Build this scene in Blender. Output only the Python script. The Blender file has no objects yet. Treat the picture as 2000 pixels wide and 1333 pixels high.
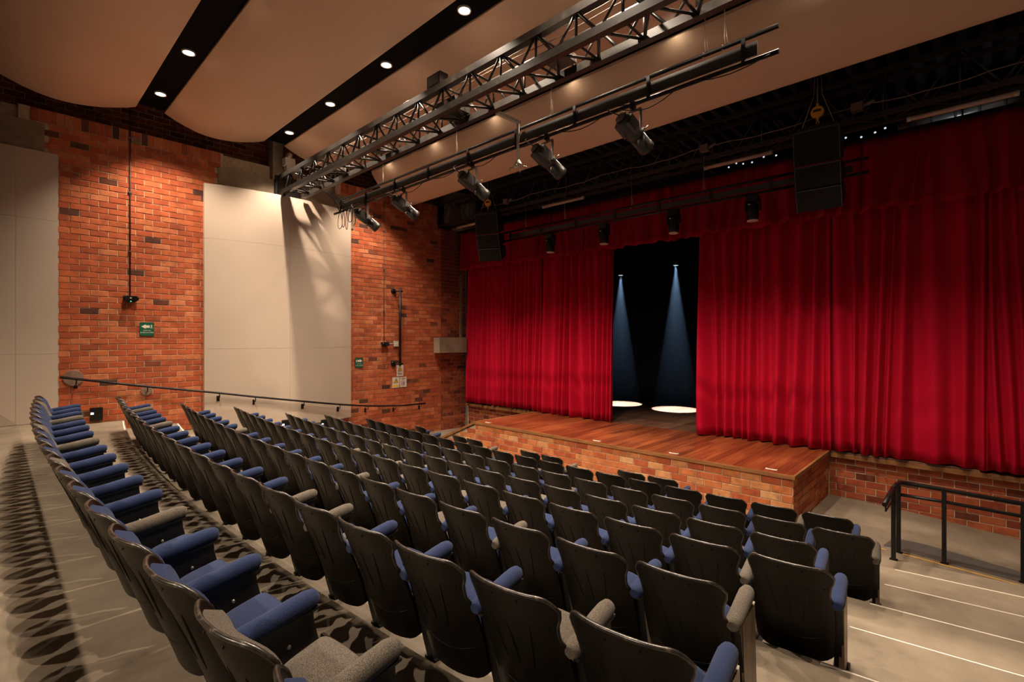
import bpy, math, random
from mathutils import Vector, Matrix
random.seed(7)
PI = math.pi
sc = bpy.context.scene
COL = sc.collection

# ------------------------------------------------------------------ camera, world, exposure, house lights
CAMZ = 2.87
cam_d = bpy.data.cameras.new('camera')
cam_d.sensor_width = 36.0
cam_d.lens = 960.0 / 2000.0 * 36.0
cam_d.shift_y = -3.5 / 2000.0
cam_d.clip_end = 200
cam = bpy.data.objects.new('camera', cam_d)
cam.location = (0, 0, CAMZ)
cam.rotation_euler = (PI / 2, 0, math.radians(43.49))
COL.objects.link(cam)
sc.camera = cam

w = bpy.data.worlds.new('world'); sc.world = w
w.use_nodes = True
bg = w.node_tree.nodes['Background']
bg.inputs[0].default_value = (1.0, 0.78, 0.58, 1)
bg.inputs[1].default_value = 0.055

sc.view_settings.view_transform = 'Standard'
sc.view_settings.look = 'None'
sc.view_settings.exposure = 0.32
sc.view_settings.gamma = 1.0
sc.view_settings.use_curve_mapping = False
sc.cycles.use_denoising = True
sc.cycles.max_bounces = 8
sc.cycles.diffuse_bounces = 5
sc.cycles.glossy_bounces = 4
sc.cycles.volume_bounces = 0
sc.cycles.sample_clamp_indirect = 6.0

DOWN_W = 560.0
DOWN_COL = (1.0, 0.80, 0.62)
GAPS = (2.19, 4.61, 7.03)
LIGHT_X = (-11.33, -9.36, -7.33, -5.31, -3.34, -1.40)
LAMPS = []
def spot(name, loc, power, col, size_deg, blend=0.3, radius=0.05, rot=(0, 0, 0)):
    d = bpy.data.lights.new(name, 'SPOT')
    d.energy = power; d.color = col; d.spot_size = math.radians(size_deg); d.spot_blend = blend
    d.shadow_soft_size = radius
    o = bpy.data.objects.new(name, d); o.location = loc; o.rotation_euler = rot
    COL.objects.link(o)
    return o
for gy in GAPS:
    for gx in LIGHT_X:
        tilt = math.radians(7) if 0 < gy < 5 else 0.0
        LAMPS.append(spot('downlight_beam', (gx, gy, 7.50), DOWN_W * 1.05, DOWN_COL, 108 if gy < 6 else 98, 0.70, 0.028, (tilt, 0, 0)))
REAR_LAMPS = [(x, -3.0, 4.70) for x in (-10.0, -7.8, -5.6, -3.4, -1.2)]   # unseen lamps under the rear gallery, inferred from a shadow line
for p in REAR_LAMPS:
    spot('gallery_lamp_beam', p, 300.0, DOWN_COL, 86, 0.85, 0.03, (math.radians(41), 0, 0))
STAGE_SPOTS = ((-8.45, 14.05, 4.93), (-6.57, 14.05, 5.06))
for p in STAGE_SPOTS:
    spot('stage_spot_beam', p, 11000.0, (0.80, 0.92, 1.0), 18.6, 0.10, 0.03)

# ------------------------------------------------------------------ helpers
class MB:
    def __init__(s):
        s.v = []; s.f = []; s.sm = []
    def quad(s, a, b, c, d, smooth=False):
        n = len(s.v); s.v += [tuple(a), tuple(b), tuple(c), tuple(d)]
        s.f.append((n, n + 1, n + 2, n + 3)); s.sm.append(smooth)
    def poly(s, pts, smooth=False):
        n = len(s.v); s.v += [tuple(p) for p in pts]
        s.f.append(tuple(range(n, n + len(pts)))); s.sm.append(smooth)
    def box(s, lo, hi, mat=None, cham=0.0):
        x0, y0, z0 = lo; x1, y1, z1 = hi
        P = [(x0, y0, z0), (x1, y0, z0), (x1, y1, z0), (x0, y1, z0), (x0, y0, z1), (x1, y0, z1), (x1, y1, z1), (x0, y1, z1)]
        if mat: P = [tuple(mat @ Vector(p)) for p in P]
        n = len(s.v); s.v += P
        for f in ((0, 3, 2, 1), (4, 5, 6, 7), (0, 1, 5, 4), (1, 2, 6, 5), (2, 3, 7, 6), (3, 0, 4, 7)):
            s.f.append(tuple(n + i for i in f)); s.sm.append(False)
        return s
    def prism(s, pts, axis, a, b):
        """closed polygon pts (2-D) extruded along axis from a to b"""
        def mk(p, t):
            if axis == 0: return (t, p[0], p[1])
            if axis == 1: return (p[0], t, p[1])
            return (p[0], p[1], t)
        n = len(s.v); k = len(pts)
        s.v += [mk(p, a) for p in pts] + [mk(p, b) for p in pts]
        s.f.append(tuple(n + i for i in range(k))[::-1]); s.sm.append(False)
        s.f.append(tuple(n + k + i for i in range(k))); s.sm.append(False)
        for i in range(k):
            j = (i + 1) % k
            s.f.append((n + i, n + j, n + k + j, n + k + i)); s.sm.append(False)
        return s
    def tube(s, pts, r, n=8, cap=True):
        pts = [Vector(p) for p in pts]
        rr = r if isinstance(r, (list, tuple)) else [r] * len(pts)
        base = len(s.v); up = None
        for i, p in enumerate(pts):
            if i == 0: t = pts[1] - pts[0]
            elif i == len(pts) - 1: t = pts[-1] - pts[-2]
            else: t = (pts[i + 1] - pts[i]).normalized() + (pts[i] - pts[i - 1]).normalized()
            t.normalize()
            if up is None:
                up = Vector((0, 0, 1)) if abs(t.z) < 0.9 else Vector((1, 0, 0))
            a = t.cross(up)
            if a.length < 1e-5: a = t.orthogonal()
            a.normalize(); b = a.cross(t).normalized(); up = b
            for k in range(n):
                an = 2 * PI * k / n
                s.v.append(tuple(p + (a * math.cos(an) + b * math.sin(an)) * rr[i]))
        for i in range(len(pts) - 1):
            for k in range(n):
                k2 = (k + 1) % n
                s.f.append((base + i * n + k, base + i * n + k2, base + (i + 1) * n + k2, base + (i + 1) * n + k)); s.sm.append(True)
        if cap:
            s.f.append(tuple(base + k for k in range(n))[::-1]); s.sm.append(False)
            e = base + (len(pts) - 1) * n
            s.f.append(tuple(e + k for k in range(n))); s.sm.append(False)
        return s
    def lathe(s, prof, n=16, mat=None):
        """profile of (r, z) spun about z"""
        base = len(s.v)
        for r, z in prof:
            for k in range(n):
                a = 2 * PI * k / n
                p = Vector((r * math.cos(a), r * math.sin(a), z))
                s.v.append(tuple(mat @ p) if mat else tuple(p))
        for i in range(len(prof) - 1):
            for k in range(n):
                k2 = (k + 1) % n
                s.f.append((base + i * n + k, base + i * n + k2, base + (i + 1) * n + k2, base + (i + 1) * n + k)); s.sm.append(True)
        s.f.append(tuple(base + k for k in range(n))[::-1]); s.sm.append(False)
        e = base + (len(prof) - 1) * n
        s.f.append(tuple(e + k for k in range(n))); s.sm.append(False)
        return s
    def grid(s, P, smooth=True, flip=False):
        """P[i][j] grid of points"""
        n = len(s.v); h = len(P); wd = len(P[0])
        for row in P: s.v += [tuple(p) for p in row]
        for i in range(h - 1):
            for j in range(wd - 1):
                q = (n + i * wd + j, n + i * wd + j + 1, n + (i + 1) * wd + j + 1, n + (i + 1) * wd + j)
                s.f.append(q[::-1] if flip else q); s.sm.append(smooth)
        return s
    def mesh(s, name, m):
        me = bpy.data.meshes.new(name)
        me.from_pydata(s.v, [], s.f); me.update()
        me.polygons.foreach_set('use_smooth', s.sm)
        if m: me.materials.append(m)
        return me
    def obj(s, name, m, parent=None):
        return link(name, s.mesh(name, m), parent)

def link(name, me, parent=None):
    o = bpy.data.objects.new(name, me); COL.objects.link(o)
    if parent: o.parent = parent
    return o
def tag(o, label, cat, group=None):
    o['label'] = label; o['category'] = cat
    if group: o['group'] = group
    return o
def thing(name, label, cat, loc=(0, 0, 0), rot=(0, 0, 0), group=None):
    o = bpy.data.objects.new(name, None); COL.objects.link(o)
    o.empty_display_size = 0.1
    o.location = loc; o.rotation_euler = rot
    return tag(o, label, cat, group)
def struct(o, label=None):
    o['kind'] = 'structure'
    if label: o['label'] = label
    return o

# ------------------------------------------------------------------ materials
def mat(name, col, rough=0.6, metal=0.0, spec=0.5, coat=0.0):
    m = bpy.data.materials.new(name); m.use_nodes = True
    b = m.node_tree.nodes['Principled BSDF']
    b.inputs['Base Color'].default_value = (*col, 1); b.inputs['Roughness'].default_value = rough
    b.inputs['Metallic'].default_value = metal; b.inputs['Specular IOR Level'].default_value = spec
    b.inputs['Coat Weight'].default_value = coat
    return m
def N(m, t, **kw):
    n = m.node_tree.nodes.new(t)
    for k, v in kw.items(): setattr(n, k, v)
    return n
def L(m, a, b): m.node_tree.links.new(a, b)
def ramp(m, stops, interp='LINEAR'):
    r = N(m, 'ShaderNodeValToRGB'); cr = r.color_ramp; cr.interpolation = interp
    while len(cr.elements) < len(stops): cr.elements.new(0.5)
    for e, (p, c) in zip(cr.elements, stops): e.position = p; e.color = (*c, 1)
    return r
def noisy(name, stops, scale=4.0, detail=6.0, rough=0.6, stretch=(1, 1, 1), bump=0.0, bump_scale=None, coords='Object', spec=0.4, coat=0.0, sheen=0.0):
    m = mat(name, stops[0][1], rough, spec=spec, coat=coat)
    b = m.node_tree.nodes['Principled BSDF']
    tc = N(m, 'ShaderNodeTexCoord'); mp = N(m, 'ShaderNodeMapping'); mp.inputs['Scale'].default_value = stretch
    L(m, tc.outputs[coords], mp.inputs[0])
    nz = N(m, 'ShaderNodeTexNoise'); nz.inputs['Scale'].default_value = scale; nz.inputs['Detail'].default_value = detail; nz.inputs['Roughness'].default_value = 0.68 if detail > 8 else 0.5
    L(m, mp.outputs[0], nz.inputs['Vector'])
    r = ramp(m, stops); L(m, nz.outputs['Fac'], r.inputs[0]); L(m, r.outputs[0], b.inputs['Base Color'])
    if bump:
        nb = N(m, 'ShaderNodeTexNoise'); nb.inputs['Scale'].default_value = bump_scale or scale * 6; nb.inputs['Detail'].default_value = 4
        L(m, mp.outputs[0], nb.inputs['Vector'])
        bp = N(m, 'ShaderNodeBump'); bp.inputs['Strength'].default_value = bump; bp.inputs['Distance'].default_value = 0.01
        L(m, nb.outputs['Fac'], bp.inputs['Height']); L(m, bp.outputs[0], b.inputs['Normal'])
    if sheen:
        b.inputs['Sheen Weight'].default_value = sheen
    return m
def brick_mat(name, stops, island=False):
    m = mat(name, (0.3, 0.1, 0.05), 0.85, spec=0.2)
    b = m.node_tree.nodes['Principled BSDF']
    if island:
        g = N(m, 'ShaderNodeNewGeometry'); rnd = g.outputs['Random Per Island']
    else:
        g = N(m, 'ShaderNodeObjectInfo'); rnd = g.outputs['Random']
    r = ramp(m, stops); L(m, rnd, r.inputs[0])
    geo = N(m, 'ShaderNodeNewGeometry')
    nz = N(m, 'ShaderNodeTexNoise'); nz.inputs['Scale'].default_value = 9; nz.inputs['Detail'].default_value = 5
    L(m, geo.outputs['Position'], nz.inputs['Vector'])
    hs = N(m, 'ShaderNodeHueSaturation')
    mr = N(m, 'ShaderNodeMapRange'); mr.inputs[1].default_value = 0.25; mr.inputs[2].default_value = 0.75
    mr.inputs[3].default_value = 0.74; mr.inputs[4].default_value = 1.25
    L(m, nz.outputs['Fac'], mr.inputs[0]); L(m, mr.outputs[0], hs.inputs['Value'])
    L(m, r.outputs[0], hs.inputs['Color'])
    nd = N(m, 'ShaderNodeTexNoise'); nd.inputs['Scale'].default_value = 3.2; nd.inputs['Detail'].default_value = 6; nd.inputs['Roughness'].default_value = 0.7
    L(m, geo.outputs['Position'], nd.inputs['Vector'])
    rd = ramp(m, [(0.56, (0, 0, 0)), (0.70, (0.75, 0.75, 0.75))]); L(m, nd.outputs['Fac'], rd.inputs[0])
    mixd = N(m, 'ShaderNodeMix', data_type='RGBA'); L(m, rd.outputs[0], mixd.inputs[0]); L(m, hs.outputs[0], mixd.inputs[6]); mixd.inputs[7].default_value = (0.13, 0.042, 0.024, 1)
    L(m, mixd.outputs[2], b.inputs['Base Color'])
    n2 = N(m, 'ShaderNodeTexNoise'); n2.inputs['Scale'].default_value = 60; L(m, geo.outputs['Position'], n2.inputs['Vector'])
    bp = N(m, 'ShaderNodeBump'); bp.inputs['Strength'].default_value = 0.35; bp.inputs['Distance'].default_value = 0.006
    L(m, n2.outputs['Fac'], bp.inputs['Height']); L(m, bp.outputs[0], b.inputs['Normal'])
    return m
WALL_STOPS = [(0.0, (0.07, 0.03, 0.02)), (0.025, (0.11, 0.04, 0.024)), (0.045, (0.33, 0.078, 0.032)), (0.40, (0.41, 0.090, 0.035)), (0.75, (0.47, 0.125, 0.046)), (1.0, (0.51, 0.175, 0.075))]
STAGE_STOPS = [(0.0, (0.34, 0.075, 0.03)), (0.3, (0.43, 0.115, 0.042)), (0.65, (0.50, 0.175, 0.062)), (0.9, (0.53, 0.235, 0.095)), (1.0, (0.57, 0.32, 0.15))]
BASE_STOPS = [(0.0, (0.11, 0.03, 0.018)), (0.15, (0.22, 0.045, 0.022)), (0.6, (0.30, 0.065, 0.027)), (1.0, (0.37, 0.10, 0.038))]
M = {}
M['brick_wall'] = brick_mat('brick_wall', WALL_STOPS)
M['brick_wall_mass'] = brick_mat('brick_wall_mass', WALL_STOPS, True)
M['brick_stage'] = brick_mat('brick_stage', STAGE_STOPS)
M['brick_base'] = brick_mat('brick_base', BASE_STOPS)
M['mortar'] = noisy('mortar', [(0.3, (0.40, 0.32, 0.205)), (0.7, (0.58, 0.47, 0.32))], 14, 4, 0.95)
M['concrete'] = noisy('concrete_floor', [(0.28, (0.10, 0.077, 0.052)), (0.42, (0.185, 0.148, 0.104)), (0.55, (0.228, 0.185, 0.132)), (0.72, (0.285, 0.234, 0.170))], 1.3, 12, 0.62, bump=0.08, bump_scale=30)
M['concrete_beam'] = noisy('concrete_beam', [(0.3, (0.17, 0.125, 0.08)), (0.6, (0.26, 0.20, 0.135)), (0.8, (0.31, 0.25, 0.17))], 3, 8, 0.85, bump=0.15)
M['panel'] = noisy('acoustic_panel', [(0.3, (0.45, 0.365, 0.285)), (0.7, (0.48, 0.39, 0.305))], 0.8, 3, 0.8)
M['ceil'] = noisy('ceiling_panel', [(0.3, (0.68, 0.465, 0.315)), (0.7, (0.70, 0.485, 0.335))], 0.7, 3, 0.6, spec=0.25)
M['black'] = mat('black_paint', (0.0022, 0.002, 0.002), 0.85, spec=0.1)
M['void'] = mat('black_void', (0.004, 0.0035, 0.0035), 0.9, spec=0.1)
M['deck'] = mat('black_deck', (0.03, 0.023, 0.018), 0.55)
M['steel'] = noisy('dark_steel', [(0.35, (0.013, 0.011, 0.009)), (0.65, (0.026, 0.022, 0.018)), (0.8, (0.07, 0.058, 0.047))], 9, 8, 0.38, spec=0.6)
M['black_metal'] = mat('black_metal', (0.006, 0.005, 0.0045), 0.42, spec=0.35)
M['charcoal'] = mat('charcoal_paint', (0.022, 0.018, 0.016), 0.5)
M['fixture'] = mat('fixture_black', (0.006, 0.0055, 0.005), 0.5, spec=0.28)
M['spot_body'] = mat('spotlight_charcoal', (0.030, 0.026, 0.022), 0.42, spec=0.45)
M['grille'] = mat('speaker_grille', (0.011, 0.010, 0.009), 0.8, spec=0.2)
M['array_edge'] = mat('array_edge', (0.045, 0.038, 0.032), 0.5)
M['edge_grey'] = mat('edge_grey', (0.09, 0.075, 0.06), 0.5)
M['silver'] = mat('silver_metal', (0.55, 0.50, 0.44), 0.35, metal=0.8)
M['pale_metal'] = mat('pale_metal', (0.50, 0.45, 0.37), 0.5)
M['white'] = mat('white_print', (0.62, 0.58, 0.50), 0.6)
M['cream'] = mat('cream_print', (0.72, 0.66, 0.52), 0.6)
M['green'] = mat('sign_green', (0.004, 0.09, 0.045), 0.45)
M['yellow'] = mat('sign_yellow', (0.75, 0.45, 0.03), 0.5)
M['line_yellow'] = mat('line_yellow', (0.62, 0.36, 0.06), 0.6)
M['ink'] = mat('ink_black', (0.02, 0.018, 0.018), 0.6)
M['ink_red'] = mat('ink_red', (0.55, 0.08, 0.04), 0.6)
M['ink_blue'] = mat('ink_blue', (0.03, 0.06, 0.25), 0.6)
M['orange'] = mat('orange_plastic', (0.85, 0.38, 0.04), 0.45)
M['red_plastic'] = mat('red_plastic', (0.6, 0.10, 0.05), 0.5)
M['nosing'] = mat('nosing_white', (0.80, 0.74, 0.64), 0.5)
M['grey_paint'] = mat('grey_floor_paint', (0.085, 0.08, 0.072), 0.55)
M['tube_glass'] = mat('tube_glass', (0.62, 0.42, 0.34), 0.35)
M['cable'] = mat('cable_black', (0.010, 0.009, 0.008), 0.5)
M['wire'] = mat('wire_steel', (0.45, 0.37, 0.29), 0.4, metal=0.4)
M['conduit'] = mat('conduit', (0.16, 0.11, 0.085), 0.45, metal=0.4)
M['conduit_dark'] = mat('conduit_dark', (0.028, 0.016, 0.013), 0.45)
M['patina'] = noisy('cement_patch', [(0.3, (0.17, 0.10, 0.065)), (0.7, (0.25, 0.16, 0.11))], 20, 4, 0.9)
def emis(name, col, st):
    m = mat(name, (0, 0, 0)); b = m.node_tree.nodes['Principled BSDF']
    b.inputs['Emission Color'].default_value = (*col, 1); b.inputs['Emission Strength'].default_value = st
    return m
M['lamp'] = emis('lamp_glow', (1.0, 0.86, 0.66), 30)
M['lamp_soft'] = emis('lamp_glow_soft', (1.0, 0.80, 0.55), 7)
M['lamp_blue'] = emis('lamp_glow_blue', (0.72, 0.86, 1.0), 0.75)
M['lamp_spot'] = emis('lamp_glow_spot', (0.70, 0.84, 1.0), 1.4)
M['led_green'] = emis('led_green', (0.02, 1.0, 0.35), 2.0)

def wood(name, stops, scale, rough, coat=0.15):
    m = mat(name, stops[0][1], rough, coat=coat); b = m.node_tree.nodes['Principled BSDF']
    geo = N(m, 'ShaderNodeNewGeometry'); oi = N(m, 'ShaderNodeObjectInfo')
    mp = N(m, 'ShaderNodeMapping'); mp.inputs['Scale'].default_value = (16, 0.9, 16); L(m, geo.outputs['Position'], mp.inputs[0])
    nz = N(m, 'ShaderNodeTexNoise'); nz.inputs['Scale'].default_value = scale; nz.inputs['Detail'].default_value = 7; L(m, mp.outputs[0], nz.inputs['Vector'])
    mx = N(m, 'ShaderNodeMath', operation='MULTIPLY_ADD'); L(m, oi.outputs['Random'], mx.inputs[0]); mx.inputs[1].default_value = 0.34
    sb = N(m, 'ShaderNodeMath', operation='SUBTRACT'); L(m, nz.outputs['Fac'], sb.inputs[0]); sb.inputs[1].default_value = 0.17
    L(m, sb.outputs[0], mx.inputs[2])
    r = ramp(m, stops); L(m, mx.outputs[0], r.inputs[0]); L(m, r.outputs[0], b.inputs['Base Color'])
    return m
M['wood'] = wood('stage_wood', [(0.2, (0.10, 0.020, 0.007)), (0.45, (0.18, 0.040, 0.012)), (0.62, (0.24, 0.060, 0.018)), (0.85, (0.31, 0.09, 0.03))], 1.0, 0.38)
M['wood_shaded'] = wood('stage_wood_shaded', [(0.2, (0.07, 0.030, 0.016)), (0.55, (0.13, 0.06, 0.032)), (0.85, (0.25, 0.13, 0.07))], 1.0, 0.5)  # inner stage boards; lack of light there is put into the colour
M['wood_cap'] = noisy('wood_cap', [(0.3, (0.19, 0.075, 0.026)), (0.7, (0.31, 0.14, 0.05))], 3, 5, 0.4, stretch=(1, 6, 6))
def velvet(name, base, sheen=0.35):
    m = mat(name, base, 0.8, spec=0.12); b = m.node_tree.nodes['Principled BSDF']
    b.inputs['Sheen Weight'].default_value = sheen; b.inputs['Sheen Roughness'].default_value = 0.35
    b.inputs['Sheen Tint'].default_value = (1.0, 0.20, 0.22, 1)
    return m
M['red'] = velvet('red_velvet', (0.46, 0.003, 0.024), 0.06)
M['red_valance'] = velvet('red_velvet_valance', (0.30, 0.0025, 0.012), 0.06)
M['black_cloth'] = mat('black_cloth', (0.006, 0.006, 0.007), 0.95, spec=0.05)
def fabric(name, stops, scale):
    m = noisy(name, stops, scale, 3, 0.95, bump=0.5, bump_scale=scale, spec=0.15)
    m.node_tree.nodes['Principled BSDF'].inputs['Sheen Weight'].default_value = 0.08
    return m
M['blue'] = fabric('blue_fabric', [(0.3, (0.011, 0.019, 0.058)), (0.5, (0.019, 0.032, 0.088)), (0.72, (0.038, 0.058, 0.135))], 400)
M['grey'] = fabric('grey_fabric', [(0.38, (0.035, 0.028, 0.021)), (0.5, (0.10, 0.084, 0.066)), (0.62, (0.21, 0.178, 0.14))], 480)
M['shell'] = noisy('seat_shell', [(0.35, (0.0045, 0.0033, 0.0022)), (0.7, (0.009, 0.0065, 0.0042))], 5, 6, 0.38, spec=0.2, coat=0.0)
M['rim'] = noisy('seat_rim', [(0.42, (0.012, 0.010, 0.008)), (0.6, (0.030, 0.024, 0.018)), (0.75, (0.18, 0.15, 0.115))], 30, 6, 0.3, spec=0.7)
M['standard'] = mat('seat_standard', (0.009, 0.008, 0.007), 0.45)
M['end_panel'] = noisy('seat_end_panel', [(0.3, (0.13, 0.085, 0.05)), (0.7, (0.24, 0.165, 0.10))], 4, 5, 0.35, stretch=(4, 4, 0.4))

# ------------------------------------------------------------------ brick laying
def brick_mesh(l, h, d, m, name='brick', j=0.006):
    """brick whose face looks along +x, centred on y and z, back at x=0"""
    b = MB(); a, c = l / 2, h / 2
    back = [(0, -a, -c), (0, a, -c), (0, a, c), (0, -a, c)]
    mid = [(d - j, -a, -c), (d - j, a, -c), (d - j, a, c), (d - j, -a, c)]
    fr = [(d, -a + j, -c + j), (d, a - j, -c + j), (d, a - j, c - j), (d, -a + j, c - j)]
    b.v = back + mid + fr
    for k in range(4):
        q = (k + 1) % 4
        b.f += [(k, q, 4 + q, 4 + k), (4 + k, 4 + q, 8 + q, 8 + k)]
    b.f.append((8, 9, 10, 11)); b.sm = [False] * 9
    return b.mesh(name, m)
def lay(parent, origin, along, length, z0, z1, bl, bh, m, normal, clip=None, limit=300, rank=None, mass_mat=None, soldier=0.0, seed=1, skip=None):
    """running-bond bricks on a vertical plane. origin (x,y); along = unit 2-D direction; normal = unit 2-D outward.
    clip(s,z) -> allowed (s0,s1) of that course or None"""
    rg = random.Random(seed)
    jt = 0.012
    me_cache = {}
    items = []
    nC = int(round((z1 - z0 - soldier) / bh))
    for c in range(nC):
        zc = z0 + (c + 0.5) * bh
        lo, hi = (0.0, length) if clip is None else clip(zc)
        if hi - lo < 0.04: continue
        s = -bl * (0.5 if c % 2 else 0.0) - bl * 0.13
        while s < hi:
            a, b = max(s, lo), min(s + bl, hi)
            if b - a > 0.035: items.append((a + (b - a) / 2, zc, b - a - jt, bh - jt))
            s += bl
    if soldier:
        s = 0.0; wv = bh
        while s < length - 0.02:
            b = min(s + wv, length)
            if b - s > 0.04: items.append(((s + b) / 2, z1 - soldier / 2, b - s - jt, soldier - jt))
            s += wv
    if skip: items = [it for it in items if not skip(it[0], it[1])]
    if rank: items.sort(key=lambda it: rank(it[0], it[1]))
    ang = math.atan2(normal[1], normal[0])
    # local y axis after rotation by ang is (-sin, cos); sign tells whether it runs with `along`
    mass = MB()
    full = brick_mesh(bl - jt, bh - jt, 0.032, m)
    for k, (s, z, l, h) in enumerate(items):
        x = origin[0] + along[0] * s; y = origin[1] + along[1] * s
        jit = rg.uniform(-0.0015, 0.003); tz = rg.uniform(-0.006, 0.006)
        if k < limit:
            if abs(h - (bh - jt)) > 0.01:
                key = round(h, 3)
                if key not in me_cache: me_cache[key] = brick_mesh(bh - jt, h, 0.032, m)
                o = link('brick', me_cache[key], parent); o.scale = (1, l / (bh - jt), 1)
            else:
                o = link('brick', full, parent); o.scale = (1, l / (bl - jt), 1)
            o.location = (x - normal[0] * (0.0265 - jit), y - normal[1] * (0.0265 - jit), z + rg.uniform(-0.0025, 0.0025))
            o.rotation_euler = (tz, 0, ang)
        else:
            R = Matrix.Translation((x - normal[0] * (0.0265 - jit), y - normal[1] * (0.0265 - jit), z)) @ Matrix.Rotation(ang, 4, 'Z')
            a, c, d, j = l / 2, h / 2, 0.032, 0.006
            P = [(0, -a, -c), (0, a, -c), (0, a, c), (0, -a, c), (d, -a, -c), (d, a, -c), (d, a, c), (d, -a, c)]
            n = len(mass.v); mass.v += [tuple(R @ Vector(p)) for p in P]
            for f in ((4, 5, 6, 7), (0, 1, 5, 4), (1, 2, 6, 5), (2, 3, 7, 6), (3, 0, 4, 7)):
                mass.f.append(tuple(n + i for i in f)); mass.sm.append(False)
    if mass.v:
        o = mass.obj('brick_courses', mass_mat or m, parent); o['kind'] = 'stuff'

# ------------------------------------------------------------------ room shell
XW = -12.50
# left wall: two brick piers, recess band above, returns
def dist(x, y, z): return math.sqrt(x * x + y * y + (z - CAMZ) ** 2)
wl = struct(MB().box((-12.95, 0.30, 0.9), (XW - 0.004, 3.60, 7.11)).obj('wall_left', M['mortar']), 'red brick pier between the two tall beige panels')
lay(wl, (XW, 0.45), (0, 1), 3.10, 0.9, 7.11, 0.288, 0.117, M['brick_wall'], (1, 0), rank=lambda s, z: dist(12.5, 0.45 + s, z) + (3 if (s < 0.62 or s > 2.75 or z < 1.2) else 0), limit=300, mass_mat=M['brick_wall_mass'], soldier=0.24, seed=3,
    skip=lambda s, z: (s < 0.3 and z < 6.2) or (z > 6.0 and z < 6.84 and (s < 0.19 or s > 3.04)))
wl2 = struct(MB().box((-12.95, 6.30, -0.2), (XW - 0.004, 9.86, 7.11)).obj('wall_left', M['mortar']), 'red brick pier between the beige panel and the stage corner')
lay(wl2, (XW, 6.45), (0, 1), 3.41, -0.1, 7.11, 0.288, 0.117, M['brick_wall'], (1, 0), rank=lambda s, z: s * 1.2 + abs(z - 3.6) * 0.55, limit=300, mass_mat=M['brick_wall_mass'], soldier=0.24, seed=5)
wl3 = struct(MB().box((-12.95, 9.86, -0.2), (XW - 0.004, 10.95, 6.55)).obj('wall_left', M['mortar']), 'dark brick return beside the red curtain')
lay(wl3, (XW, 9.86), (0, 1), 1.05, -0.1, 6.5, 0.288, 0.117, M['brick_base'], (1, 0), limit=170, seed=6)
struct(MB().box((-12.95, 3.60, 0.9), (-12.62, 6.30, 7.11)).obj('wall_left', M['mortar']), 'wall core behind the large beige panel')
struct(MB().box((-12.95, -4.0, 0.9), (-12.62, 0.30, 7.11)).obj('wall_left', M['mortar']), 'wall core behind the nearest beige panel')
up = struct(MB().box((-13.30, -4.0, 7.0), (-13.10, 11.0, 8.4)).obj('wall_left_upper', M['mortar']), 'recessed brick band under the ceiling, coloured dark for its shade')
lay(up, (-13.10, -1.0), (0, 1), 9.2, 6.95, 8.1, 0.288, 0.117, M['brick_base'], (1, 0), limit=300, seed=8)  # darker bricks carry the shade of the unlit recess in their colour
# concrete
def conc(name, lo, hi, label): return struct(MB().box(lo, hi).obj(name, M['concrete_beam']), label)
conc('lintel', (-12.7, -3.0, 5.9), (-12.46, 0.64, 6.83), 'concrete lintel above the nearest beige panel')
conc('lintel', (-12.7, 3.49, 5.9), (-12.46, 6.82, 6.76), 'concrete lintel above the large beige panel')
conc('column', (-12.7, 4.66, 6.76), (-12.42, 4.90, 8.0), 'concrete post above the lintel beside the truss end')
conc('lintel', (-12.45, 9.54, 2.44), (-12.16, 10.66, 2.92), 'short concrete block projecting beside the red curtain')
conc('column', (-12.5, 10.63, 2.92), (-12.45, 10.72, 5.0), 'narrow concrete edge beside the red curtain')
conc('lintel', (-12.9, 9.9, 6.55), (-12.1, 11.0, 7.6), 'dark concrete beam over the stage corner')

# large beige acoustic panels, slightly bowed, in jointed sheets
def beige_panel(y0, y1, z0, z1, xf, bow, cols, rows, label, zt=None):
    t = thing('acoustic_panel', label, 'wall panel')
    ys = [y0 + (y1 - y0) * c for c in cols]
    zs = rows
    for ci in range(len(ys) - 1):
        for ri in range(len(zs) - 1):
            b = MB(); n = 6; F = []; B = []
            for k in range(n + 1):
                y = ys[ci] + (ys[ci + 1] - ys[ci]) * k / n
                gap = 0.0016
                yy = min(max(y, ys[ci] + gap), ys[ci + 1] - gap)
                q = (yy - y0) / (y1 - y0) * 2 - 1
                x = xf + bow * (1 - q * q)
                za = zs[ri] + gap; zb = zs[ri + 1] - gap
                F.append([(x, yy, za), (x, yy, zb)]); B.append([(x - 0.10, yy, za), (x - 0.10, yy, zb)])
            b.grid(F, True, True); b.grid(B, True, False)
            for k in range(n):
                b.quad(F[k][1], F[k + 1][1], B[k + 1][1], B[k][1]); b.quad(F[k + 1][0], F[k][0], B[k][0], B[k + 1][0])
            b.quad(F[0][0], F[0][1], B[0][1], B[0][0]); b.quad(F[n][1], F[n][0], B[n][0], B[n][1])
            b.obj('sheet', M['panel'], t)
    # backing frame so that joints read dark
    b = MB(); n = 14; F = []
    for k in range(n + 1):
        y = y0 + 0.02 + (y1 - y0 - 0.04) * k / n; q = (y - y0) / (y1 - y0) * 2 - 1
        F.append([(xf + bow * (1 - q * q) - 0.012, y, zs[0] + 0.02), (xf + bow * (1 - q * q) - 0.012, y, zs[-1] - 0.02)])
    b.grid(F, True, True); b.obj('backing', M['panel'], t)
    MB().box((XW - 0.15, y0 + 0.15, zs[0] + 0.3), (xf - 0.09, y1 - 0.15, zs[-1] - 0.3)).obj('frame', M['charcoal'], t)
    return t
beige_panel(-2.40, 0.82, 0, 0, -12.36, 0.0, (0, 0.42, 0.827, 1.0), (1.345, 2.60, 5.05, 6.29), 'tall flat beige panel in jointed sheets beside the rear row')
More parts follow.
